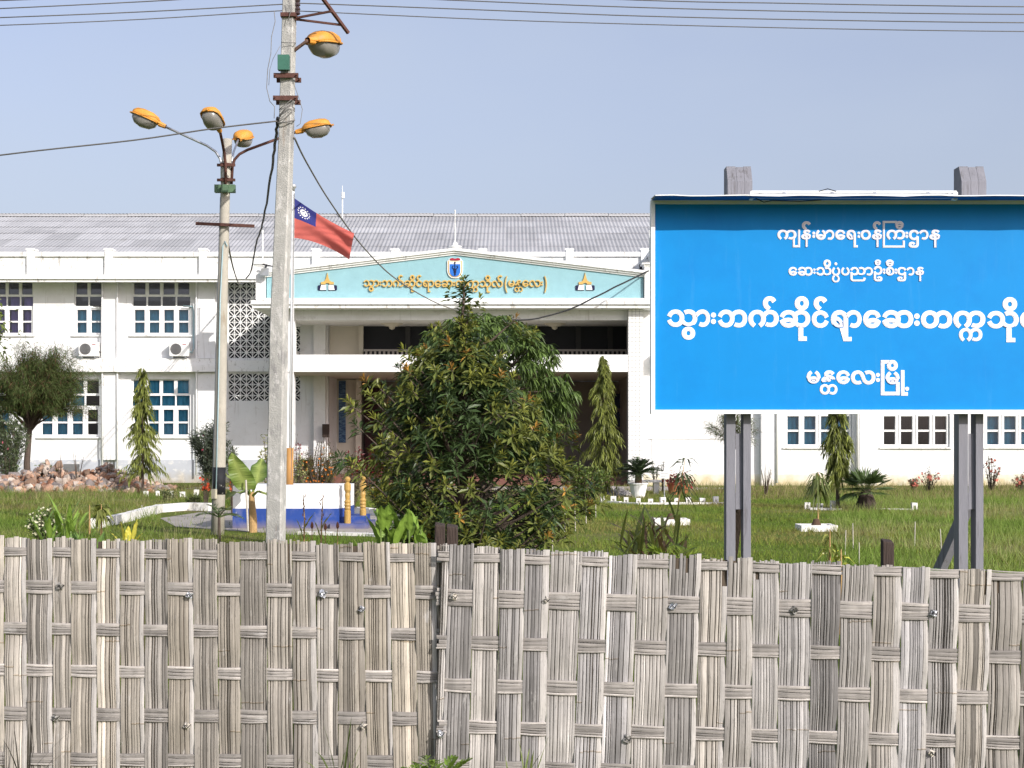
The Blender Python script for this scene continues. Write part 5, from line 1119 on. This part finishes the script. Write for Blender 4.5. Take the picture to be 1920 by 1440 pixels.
for i, (px, d, top, hw, lab) in enumerate(((1742, 45, 878, 24, 'pink flowering rose bush left of the right billboard post'), (1800, 44, 868, 10, 'thin rose bush half hidden by the right billboard post'), (1858, 45, 850, 18, 'taller rose bush just right of the right billboard post'), (1912, 45, 886, 16, 'rose bush with red blooms at the right frame edge'), (1713, 46, 895, 12, 'small bare rose bush right of the fan palm'))):
    shrub('rose_bush', px, d, top, hw, lab, 'shrub', [(.16, .15, .08), (.13, .09, .05), (.10, .12, .05)], (.08, .03), 300, flowers=((.50, .16, .12), .06, 14, .4), stems=14, group='rose bushes along the right wing')
shrub('bare_shrub', 1436, 42, 862, 12, 'sparse twiggy shrub against the wall right of the left billboard post', 'shrub', [(.28, .28, .14)], (.06, .02), 70, stems=12)
for i, (px, top) in enumerate(((145, 832), (205, 845), (113, 850))):
    shrub('bare_shrub', px, 45, top, 14, ('leafless twiggy sapling rising from the middle of the rubble', 'leafless twiggy sapling over the right rubble heap', 'leafless twiggy sapling left of the plinth vent')[i], 'shrub', [(.22, .20, .10)], (.08, .02), 40, stems=7, group='twiggy saplings among the rubble')
shrub('creeper', 88, 45.5, 871, 26, 'bright green creeper spilling over the left rubble heap', 'plant', [(.17, .24, .04), (.12, .18, .03)], (.12, .09), 330, stems=14)
shrub('hibiscus_hedge', 1095, 38, 868, 48, 'low light green hedge between the dark tree and portico column', 'hedge', [(.12, .18, .04), (.16, .20, .05)], (.11, .05), 1600, stems=26)

# broad-leaved clumps close behind the fence
def canna(px, d, hs, label, name='canna_clump', col=(.16, .25, .04), L=.5, W=.13, flower=False, group=None, spread=.22, wide=1.0, hr=(.35, .75)):
    t = plant(name, px, d, label, 'plant', group); m = MB(); s = MB(); x = X(px, d); z = Z(hs, d)
    for k in range(int(13*wide)):
        th = random.uniform(0, 2*math.pi); bx, by = x+random.gauss(0, spread*.5), d+random.gauss(0, .12); h = z*random.uniform(*hr)
        s.tube([(bx, by, 0), (bx+.02*math.cos(th), by, h)], [.012, .006], 5)
        for q in range(2): 
            a = th+q*2.6; blade(m, (bx, by, h*random.uniform(.5 if hr[0] < .5 else .9, 1)), (math.cos(a)*.45, math.sin(a)*.45, 1), L*random.uniform(.7, 1.15), W*random.uniform(.7, 1.1), np.array(col)*random.uniform(.75, 1.2), droop=random.uniform(.1, .45), rib=np.array(col)*1.35)
    m.build('foliage', 'leaf', t); s.build('stem', mat('green_stem_'+str(px), (.14, .20, .05), .6, .1, 5), t); return t
canna(733, 11, 938, 'bright green broad leafed canna clump left of the dark tree at the fence', W=.085, L=.30, spread=.2, hr=(.66, .84), wide=1.3)
canna(112, 17.5, 940, 'upright light green ginger clump behind the fence at far left', name='ginger_clump', col=(.19, .29, .05), L=.6, W=.075)
canna(150, 17.5, 985, 'short broad green leaves at the foot of the ginger clump', col=(.13, .21, .05), L=.3, W=.09, wide=.7)
for px, lab in ((240, 'two upright yellow canna shoots behind the left fence'), (563, 'yellow canna leaf low behind the fence right of the pole')):
    t = plant('yellow_canna', px, 18.5, lab, 'plant', 'yellow canna shoots'); m = MB(); x = X(px, 18.5)
    for dx, h, tl in ((-.04, .33, -.12), (.05, .36, .2), (-.09, .2, -.7), (.08, .16, .7), (0, .25, .05)):
        if px == 563: h *= .72
        blade(m, (x+dx, 18.5+dx, .1 if px == 563 else .26), (tl, -.1, 1), h, .085, (.52, .46, .05), droop=.15, rib=(.6, .55, .1))
    s = MB(); s.tube([(x, 18.5, 0), (x, 18.5, .35)], .012, 6); m.build('foliage', 'leaf', t); s.build('stem', 'leaf', t) if False else s.build('stem', mat('yellow_stem%d' % px, (.3, .32, .06), .6, .1, 4), t)
t = plant('canna_stalk', 585, 19, 'pair of dry canna flower stalks with red buds before the blue plinth', 'plant'); s = MB(); m = MB(); f = MB()
for px, top in ((569, 928), (601, 928)):
    x = X(px, 19); zt = Z(top, 19); s.tube([(x, 19, 0), (x+.015, 19, zt*.6), (x+.035 if px > 580 else x, 19, zt)], [.014, .010, .004], 6)
    for k in range(7): f.tube([(x+.01+random.uniform(-.02, .03), 19, zt-.03-.05*k), (x+random.uniform(-.02, .05), 18.98, zt+.01-.05*k)], [.008, .003], 5)
    for k in range(2): blade(m, (x, 19, .25+.12*k), (-.25 if k == 0 else .5, -.1, 1), .36, .075, (.28, .27, .09), droop=.2, rib=(.4, .4, .15))
for px, py in ((585, 985), (610, 988), (633, 985)):
    x = X(px, 19); s.tube([(x, 19, 0), (x, 19, Z(py+6, 19))], .006, 5); f.lathe([(.004, -.05), (.022, -.02), (.018, .02), (.004, .05)], (x, 19, Z(py, 19)), 7)
s.build('stem', 'pale_bark', t); m.build('foliage', 'leaf', t); f.build('bud', mat('rusty_bud', (.25, .10, .06), .7, .2, 5), t)
# elephant-ear with a swollen orange stem
t = plant('elephant_ear', 472, 24.6, 'large elephant ear plant with orange stem before the plinth', 'plant'); s = MB(); m = MB(); x = X(473, 24.6); y = 24.55
s.tube([(x+.02, y, 0), (x+.02, y, .25), (x, y, .55), (x, y, .7)], [.075, .07, .055, .045], 12); s.build('trunk', 'pale_bark', t)
st = MB()
def ear(tip_px, tip_py, L, W, d0, droop, col=(.13, .21, .035), side=None):
    e = P(tip_px, tip_py, y+d0); a = Vector((x, y, .62)); st.tube([a, a.lerp(e, .5)+Vector((0, 0, .06)), e], [.03, .018, .010], 7, col=(.20, .25, .05)); v = (e-a).normalized()
    blade(m, e, (v.x*.5, v.y*.4+(-.1), v.z*1.0), L, W, col, droop=droop, rib=(.28, .34, .09), nseg=16, side=side, fold=.22, shape=lambda t: (math.sin(math.pi*min(1, .12+.88*t)**.75))**.75)
ear(462, 918, .75, .42, -.1, .02, side=(1, .5, 0)); ear(483, 905, .55, .36, .35, .15, (.07, .13, .03), side=(1, -.3, 0)); ear(494, 925, .42, .3, -.25, .8, (.18, .22, .05)); ear(436, 905, .5, .34, .1, .6, (.26, .29, .07)); ear(450, 925, .4, .3, .45, .5)
m.build('foliage', 'leaf', t); st.build('stalk', 'leaf', t); sp = MB(); sp.tube([P(465, 996, 24.3), P(461, 900, 24.3)], .018, 6); tag(sp.build('plant_stake', 'stick', loc=P(465, 996, 24.3)), 'grey stake standing beside the elephant ear stem', 'stake')
# small palms and the cycad
def palm(name, px, d, zc, n, L, label, col, stem=True, LL=.3, el=(.2, 1.2), W=.03, fr=18, droop=.5):
    t = plant(name, px, d, label, 'palm'); m = MB(); x = X(px, d)
    for k in range(n):
        th = k*2.4; e = random.uniform(*el); frond(m, (x, d, zc), (math.cos(th)*math.cos(e), math.sin(th)*math.cos(e), math.sin(e)), L*random.uniform(.8, 1.1), np.array(col)*random.uniform(.7, 1.25), droop=droop, n=fr, LL=LL, W=W)
    m.build('frond', 'leaf', t)
    if stem: s = MB(); s.tube([(x, d, 0), (x, d, zc)], [.03, .02], 7); s.build('stem', 'bark', t)
    return t
palm('young_palm', 411, 21.5, .42, 7, .42, 'young feather palm in front of the lamp post foot', (.10, .14, .05), LL=.16, W=.018, el=(.1, 1.1), fr=12)
pot = thing('plant_pot', (X(1197, 40), 40, 0), 'large white tapered plant pot holding the cycad', 'pot'); a = MB(); a.lathe([(.17, .0), (.25, .36), (.28, .38), (.28, .42), (.24, .42), (.23, .36)], (X(1197, 40), 40, 0.0), 20); a.build('body', 'clean', pot); a = MB(); a.lathe([(.22, .36), (.1, .39)], (X(1197, 40), 40, 0.), 14); a.build('soil', 'soil', pot)
cy = palm('cycad', 1197, 40, .68, 46, .72, 'dark cycad with stiff arching fronds in the white pot', (.045, .07, .028), stem=False, LL=.22, W=.022, el=(-.1, 1.25), fr=20, droop=.35); s = MB(); s.tube([(X(1197, 40), 40, .38), (X(1197, 40), 40, .7)], [.11, .09], 10); s.build('stem', 'soil', cy)
# fan palm: pleated blades on stalks
t = plant('fan_palm', 1626, 32.5, 'stubby fan palm with stiff green fans before the right wing', 'palm'); m = MB(); x = X(1624, 32.5)
for k in range(26):
    th = k*2.4; e = random.uniform(-.15, 1.2); dv = Vector((math.cos(th)*math.cos(e), math.sin(th)*math.cos(e), math.sin(e))); c = Vector((x, 32.5, .42))+dv*.28; m.tube([(x, 32.5, .4), tuple(c)], [.012, .008], 5, col=(.16, .18, .06))
    a = dv.orthogonal().normalized() if abs(dv.z) > .95 else dv.cross(Vector((0, 0, 1))).normalized(); n = 15; D_ = [tuple(dv*math.cos(q)+a*math.sin(q)) for q in np.linspace(-1.15, 1.15, n)]
    leaves(m, [tuple(c)]*n, D_, uni(.38, .48, n), .04, np.array([.085, .13, .04])*random.uniform(.6, 1.3), droop=.12 if e > 0 else .4, fold=.2, mid=.55)
m.build('fan', 'leaf', t); s = MB(); s.lathe([(.22, 0), (.24, .15), (.16, .35), (.08, .5)], (x, 32.5, 0), 12); s.build('stem', 'stump', t)
# spiky reddish clump behind the fence
t = plant('spiky_clump', 1228, 14.5, 'reddish brown spiky leafed clump behind the fence right of the dark tree', 'plant'); m = MB(); x = X(1225, 14.5)
for k in range(75):
    th = random.uniform(0, 2*math.pi); r = random.uniform(.1, 1.25); bx = x+random.gauss(0, .15); blade(m, (bx, 14.5+random.gauss(0, .15), random.uniform(.2, .62)), (r*math.cos(th), r*math.sin(th), 1), random.uniform(.35, .66), random.uniform(.025, .05), random.choice([(.22, .13, .07), (.26, .18, .08), (.2, .24, .06), (.28, .31, .08)]), droop=random.uniform(.1, .5), nseg=6)
m.build('foliage', 'leaf', t)
palm('young_palm', 1262, 13.6, .30, 5, .55, 'bright yellow green young palm beside the spiky clump', (.20, .27, .03), LL=.22, W=.02, el=(.5, 1.2), fr=16)
t = plant('broad_leaf_weed', 1745, 9.8, 'glossy green broad leafed weed showing over the right fence', 'plant'); m = MB()
for k in range(11): th = k*2.4; blade(m, (X(1742, 9.8), 9.8, .66), (math.cos(th), math.sin(th), .35), .16, .085, (.09, .22, .03), droop=.4, nseg=5, rib=(.12, .26, .05))
m.build('foliage', 'leaf', t); s = MB(); s.tube([(X(1742, 9.8), 9.8, 0), (X(1742, 9.8), 9.8, .68)], .008, 6); s.build('stem', mat('weed_stem', (.12, .18, .05), .6, .1, 4), t)

# saplings tied to sticks, planting rings
def sapling(px, d, top, label, leafcol, L=.18, W=.04, n=40, lean=0, stick=True, grp=None, low=.45, droop=.8):
    t = plant('sapling', px, d, label, 'sapling', grp); x = X(px, d); z = Z(top, d); s = MB(); s.tube([(x, d, 0), (x+lean*.5, d, z*.6), (x+lean, d, z)], [.018, .012, .005], 6); s.build('stem', 'pale_bark' if stick else 'bark', t); m = MB(); B_, D_ = [], []
    for k in range(n): f = random.uniform(low, 1); th = random.uniform(0, 6.3); B_.append((x+lean*f+.02*math.cos(th), d, z*f)); D_.append((math.cos(th), math.sin(th), random.uniform(-.4, .5)))
    leaves(m, B_, D_, uni(L*.7, L*1.3, n), W, np.array(leafcol)*uni(.7, 1.3, n)[:, None], droop=droop, fold=.25); m.build('foliage', 'leaf', t); return t
sapling(1268, 28, 858, 'dark leafed mango sapling in the left white planting ring', (.06, .085, .03), .34, .05, 40, lean=.18, low=.35)
sapling(1534, 27.6, 884, 'drooping mast sapling tied to a stake in the right white planting ring', (.12, .15, .04), .3, .045, 60, lean=.0, low=.62, droop=1.2)
sapling(168, 24, 946, 'thin bare sapling stem in the left lawn', (.17, .20, .05), .12, .03, 6, low=.8)
sapling(190, 23, 945, 'small sapling with drooping yellowish leaves in the left lawn', (.19, .21, .05), .22, .06, 34, low=.6, droop=.9)
sapling(1556, 15, 992, 'thin sapling with a few yellow leaves just behind the fence', (.24, .25, .05), .12, .03, 22, low=.45)
sapling(1577, 11.5, 1030, 'yellow leafed seedling at the fence top left of the lone stump', (.32, .33, .05), .10, .03, 14, low=.75)
def ring(px0, px1, py_f, label):
    d = gd(py_f); x0, x1 = X(px0, d), X(px1, d); w = .07; h = .11; m = MB(); dp = (x1-x0)*.9
    m.box(x0, x1, d, d+w, 0, h).box(x0, x1, d+dp-w, d+dp, 0, h).box(x0, x0+w, d+w, d+dp-w, 0, h-.003).box(x1-w, x1, d+w, d+dp-w, 0, h-.003); t = thing('planting_ring', ((x0+x1)/2, d, 0), label, 'planter', 'square white planting rings'); m.build('kerb', 'kerb', t)
    s = MB(); cx, cy_ = (x0+x1)/2, d+dp/2; s.lathe([(dp*.42, .02), (dp*.3, .06), (.09, .10), (.05, .2), (.03, .21)], (cx, cy_, 0), 14); s.build('soil', 'soil', t)
ring(1228, 1294, 985, 'square white planting ring round the mango sapling, left one'); ring(1503, 1571, 997, 'square white planting ring round the staked sapling, right one')
def stick(px, py0, py1, lean, label):
    d = gd(py1); m = MB(); m.tube([P(px, py1, d), P(px+lean, py0, d)], .5*1.7*d/F, 6); tag(m.build('plant_stake', 'stick', loc=P(px, py1, d)), label, 'stake', 'bleached stakes in the lawn')
for a in ((1025, 988, 1034, 0, 'pair of stakes right of the dark tree, left and taller one'), (1036, 992, 1038, 0, 'pair of stakes right of the dark tree, right one'), (1059, 963, 1009, 0, 'white stake standing in the lawn right of the twin stakes'), (1079, 955, 996, -1, 'white stake third from the dark tree skirts'), (1099, 946, 982, 0, 'thin white stake below the mast tree'), (1117, 945, 974, 0, 'farthest thin white stake below the mast tree'), (1585, 994, 1040, 1, 'short stake left of the tall one near the lone stump'), (1600, 981, 1034, -1, 'tallest stake left of the lone stump'), (1611, 1017, 1062, 0, 'nearest stake just left of the lone stump'), (1715, 978, 1024, 1, 'slim stake midway between lone stump and billboard post'), (1766, 992, 1045, -3, 'leaning pale stake just left of the right billboard post'), (252, 960, 972, 0, 'short white stake beside the left lawn kerb'), (266, 947, 972, 0, 'white stake under the left mast tree'), (724, 962, 985, 0, 'white stake by the canna clump')):
    stick(*a)
# hollow white kerb blocks
blk = None
bl_l = [(273, 931), (296, 931), (319, 933), (342, 933), (367, 931)]; bl_r = [(1130, 942), (1150, 943), (1174, 944), (1197, 945), (1220, 945), (1244, 945), (1269, 945), (1291, 945), (1317, 945), (1343, 945), (1514, 955), (1539, 955), (1563, 955), (1715, 955)]
for i, (px, py) in enumerate(bl_l+bl_r):
    d = gd(py); lab = ('white hollow kerb block in the row left of the lamp post' if i < 5 else 'white hollow kerb block in the row before the portico and cycad' if px < 1400 else 'white hollow kerb block near the fan palm')
    if blk is None:
        blk = thing('kerb_block', (0, 0, 0), '', 'kerb block'); m = MB(); s = .065
        m.box(-s, -s*.5, 0, .1, 0, .21).box(s*.5, s, 0, .1, 0, .21).box(-s*.5, s*.5, 0, .1, .135, .209).box(-s*.5, s*.5, .05, .099, 0, .135); m.build('block', 'kerb', blk); c = blk
    else: c = copy_tree(blk)
    c.location = (X(px, d), d, random.uniform(-.05, 0)); c.scale = (random.uniform(.8, 1.1), 1, random.uniform(.75, 1.05)); c.rotation_euler = (0, random.uniform(-.05, .05), random.uniform(-.3, .3)); c['label'] = lab; c['group'] = 'hollow white kerb blocks left of the lamp post' if i < 5 else 'hollow white kerb blocks before the portico' if px < 1400 else 'hollow white kerb blocks near the fan palm'
def kerb(pts, label, h=.12, w=.16):
    P_ = [gp(*p) for p in pts]; m = MB()
    for i in range(len(P_)-1):
        a, b = Vector((*P_[i], h/2)), Vector((*P_[i+1], h/2)); n = max(1, int((b-a).length/.6))
        for k in range(n):
            m.bar(a.lerp(b, k/n), a.lerp(b, (k+.97)/n)+Vector((0, 0, random.uniform(-.008, .008))), w, h+random.uniform(-.012, .012))
    return tag(m.build('garden_kerb', 'kerb', loc=(*P_[0], 0)), label, 'kerb', 'whitewashed garden kerbs')
kerb([(178, 991), (230, 980), (300, 961), (350, 957), (396, 958)], 'whitewashed kerb curving round the garden path left of the lamp post', .18)
kerb([(655, 962), (700, 966), (770, 973)], 'whitewashed kerb behind the blue steps and canna clump', .14)
kerb([(560, 1002), (690, 1005), (770, 1010)], 'low dirty white kerb in front of the blue plinth steps', .05)
kerb([(1130, 943), (1200, 946), (1290, 946), (1362, 945)], 'low broken white edging between hollow blocks before the portico', .05, .1)
kerb([(1520, 956), (1580, 957)], 'short white edging by the mast tree under the billboard', .05, .1)
kerb([(1640, 956), (1715, 957)], 'thin white edging right of the fan palm', .04, .1)
# rubble
rb = MB(); cols = [(.30, .15, .09), (.36, .22, .15), (.27, .18, .13), (.44, .37, .31), (.21, .18, .17), (.45, .32, .24), (.33, .28, .24)]
def stones(cx0, cx1, d, hfun, n, dep=1.6, smin=.07, smax=.24, cl=cols):
    for k in range(n):
        px = random.uniform(cx0, cx1); yy = d+random.uniform(-dep, dep); h = max(0, hfun(px))*max(0, 1-abs(yy-d)/dep*.9); z = h*random.uniform(.55, 1.0) if random.random() < .8 else h*random.random()
        s = random.uniform(smin, smax); bmv = bmesh.new(); bmesh.ops.create_icosphere(bmv, subdivisions=1, radius=s)
        Rm = Matrix.Rotation(random.uniform(0, 6), 3, Vector(rng.normal(0, 1, 3)).normalized()); sc = Vector((random.uniform(.7, 1.3), random.uniform(.6, 1), random.uniform(.35, .75)))
        V = [Rm @ Vector((v.co.x*sc.x*random.uniform(.75, 1.2), v.co.y*sc.y*random.uniform(.75, 1.2), v.co.z*sc.z)) for v in bmv.verts]; Fq = [tuple(q.index for q in f.verts) for f in bmv.faces]; bmv.free()
        rb.add([(v.x+X(px, d), v.y+yy, v.z+z) for v in V], Fq, np.array(random.choice(cl))*random.uniform(.7, 1.25))
hp = lambda px: np.interp(px, [-60, 0, 60, 85, 105, 125, 165, 190, 215, 250, 285, 305], [.5, .45, .7, .95, .9, .6, .6, .95, .8, .45, .2, .05])
stones(-60, 305, 45.5, hp, 1100); stones(-60, 305, 45.5, hp, 1500, 1.6, .02, .07); tag(rb.build('rubble', 'rock', loc=(X(150, 45.5), 45.5, 0)), 'heaps of broken pink brick and stone rubble along the left wall', 'rubble', kind='stuff')
rb = MB(); stones(1128, 1182, 41.5, lambda px: np.interp(px, [1128, 1155, 1182], [.05, .3, .05]), 240, .7, .05, .12, [(.26, .25, .25), (.33, .31, .3)]); tag(rb.build('gravel_heap', 'rock', loc=(X(1155, 41.5), 41.5, 0)), 'small heap of grey gravel beside the potted cycad', 'gravel', kind='stuff')
# pots, bench, name plate by the portico column
for i, (px, d, r, h, lab) in enumerate(((1262, 42, .17, .32, 'terracotta pot of red foliage, left of the two by name plate'), (1283, 42.5, .14, .26, 'smaller terracotta pot of red foliage, right of the two by name plate'))):
    t = thing('flower_pot', (X(px, d), d, 0), lab, 'pot', 'terracotta pots by the portico'); m = MB(); m.lathe([(r*.65, 0), (r, h), (r*1.1, h), (r*1.1, h+.04), (r*.9, h+.04), (r*.85, h-.02)], (X(px, d), d, 0), 14); m.build('body', 'terracotta', t)
    m = MB(); n = 130; B_ = np.stack([X(px, d)+rng.normal(0, .1, n), d+rng.normal(0, .1, n), h+abs(rng.normal(0, .14, n))], 1); leaves(m, B_, rng.normal(0, 1, (n, 3))+np.array([0, 0, .6]), uni(.12, .2, n), .05, np.array([.34, .05, .05])*uni(.6, 1.4, n)[:, None]); m.build('foliage', 'leaf', t)
bn = thing('garden_bench', (X(1222, 42.6), 42.6, 0), 'low concrete bench slab behind the white plant pot', 'bench'); m = MB(); m.box(X(1180, 42.6), X(1240, 42.6), 42.5, 42.95, .36, .43); m.build('seat', 'kerb', bn); m = MB(); m.box(X(1184, 42.6), X(1192, 42.6), 42.55, 42.9, 0, .36); m.build('leg', 'kerb', bn); m = MB(); m.box(X(1226, 42.6), X(1236, 42.6), 42.55, 42.9, 0, .36); m.build('leg', 'kerb', bn)
np_ = thing('name_plate', (X(1246, 36), 36, 0), 'small white plate on a thin post near the potted cycad', 'sign'); m = MB(); m.pbox(1237, 1255, 884, 897, 36, .02); m.build('plate', 'clean', np_); m = MB(); m.tube([(X(1246, 36), 36.03, 0), (X(1246, 36), 36.03, Z(890, 36))], .014, 6); m.build('post', 'steel', np_)
m = MB()
for k in range(3): m.pbox(1239.5, 1252.5-k*2, 887+3.2*k, 888+3.2*k, 35.995, .004)
m.build('text_row', mat('grey_ink', (.3, .3, .32), .7, 0), np_)
dp_ = MB(); dp_.tube([(X(1211, 50.8), 50.7, 1.2), (X(1211, 50.8), 50.7, 2.4)], .03, 7)
# weeds in front of the fence foot
def weed(px, d, n, h, label, col, W=.012, spread=.5):
    t = plant('weed', px, d, label, 'weed'); m = MB(); x = X(px, d)
    for k in range(n): th = random.uniform(0, 6.3); r = random.uniform(.1, spread); blade(m, (x+random.gauss(0, .03), d+random.gauss(0, .02), 0), (r*math.cos(th), r*math.sin(th)*.5, 1), h*random.uniform(.55, 1.1), W, np.array(col)*random.uniform(.6, 1.3), droop=random.uniform(.05, .5), nseg=6)
    m.build('blade', 'leaf', t)
weed(636, 6.05, 14, .42, 'thin grass tuft at the bottom edge left of the fence seam', (.12, .16, .04)); weed(985, 6.05, 12, .40, 'thin grass tuft at the bottom edge right of the fence seam', (.16, .2, .06), spread=.8); weed(48, 6.2, 10, .46, 'dry dark grass stalks against the left end of the fence', (.05, .045, .035), .008, .9)
t = plant('fern_weed', 812, 6.0, 'bright green feathery weed at the bottom of the fence seam', 'weed'); m = MB()
for k in range(8): th = k*2.4; frond(m, (X(812, 6.0), 6.0, .02), (.5*math.cos(th), .3*math.sin(th), 1), .36*random.uniform(.7, 1), (.16, .25, .04), droop=.35, n=9, LL=.07, W=.022, rachis=.003)
m.build('frond', 'leaf', t)

# ---------------------------------------------------------------- lawn grass: far too many blades to count
def grass(n, xr, dr, L, W, cols, name, label, patch=None):
    m = MB(); d = np.sqrt(uni(dr[0]**2, dr[1]**2, n)); px = uni(xr[0], xr[1], n); x = (px-960)*d/F
    k = np.sin(x*1.3+np.sin(d*.9)*2)+np.sin(x*.37+d*.53)+rng.normal(0, .6, n); c = np.array(cols)[np.clip(((k+2.2)/4.4*len(cols)).astype(int), 0, len(cols)-1)]
    inb = ((d > 24) & (d < 33) & (px > 300) & (px < 740)) | ((d > 45.2) & (px > 380) & (px < 1280) & (d < 50)) | ((d > DM) & (d < DM+1.6) & (px > 430) & (px < 650))
    bare = np.sin(x*.9+1.3*np.sin(d*.55))*np.sin(d*.8+np.sin(x*.7)*1.5); keep = (~inb | (rng.random(n) < .03)) & ((bare < .45) | (rng.random(n) < .4)); x, d, c = x[keep], d[keep], c[keep]; n = len(x)
    b = np.stack([x, d, np.zeros(n)], 1); dv = np.stack([rng.normal(0, .45, n), rng.normal(0, .45, n), np.ones(n)], 1); Lv = uni(L[0], L[1], n)*(1+.5*np.sin(x*2.1+d*1.7)); s = nrm(np.stack([np.ones(n), rng.normal(0, .5, n), np.zeros(n)], 1))*W/2
    v = np.stack([b-s, b+s, b+nrm(dv)*Lv[:, None]], 1).reshape(-1, 3); f = np.arange(3*n).reshape(-1, 3); c = c*(1+rng.normal(0, .22, (n, 1))).clip(.4, 1.8)
    m.add(v, f, np.repeat(c, 3, 0)); return tag(m.build(name, 'grassblade', loc=(0, 30, 0)), label, 'grass', kind='stuff')
GR = [(.112, .182, .026), (.14, .205, .032), (.165, .208, .036), (.19, .205, .045), (.225, .20, .07)]
grass(185000, (-330, 2300), (15, 46), (.04, .10), .012, GR, 'grass', 'short green lawn grass between fence and building')
grass(32000, (-330, 2300), (38, 50.5), (.08, .26), .016, [(.16, .18, .055), (.22, .20, .08), (.26, .21, .11), (.13, .17, .04)], 'grass', 'taller brownish grass along the foot of the building')
grass(24000, (1560, 2300), (12, 40), (.08, .25), .011, [(.16, .24, .045), (.21, .27, .07), (.26, .26, .11)], 'grass', 'tall unmown grass at the right side of the lawn')
grass(9000, (-330, 420), (14, 44), (.12, .32), .012, [(.15, .22, .045), (.2, .24, .07), (.26, .24, .11)], 'grass', 'tall unmown grass at the left side of the lawn')
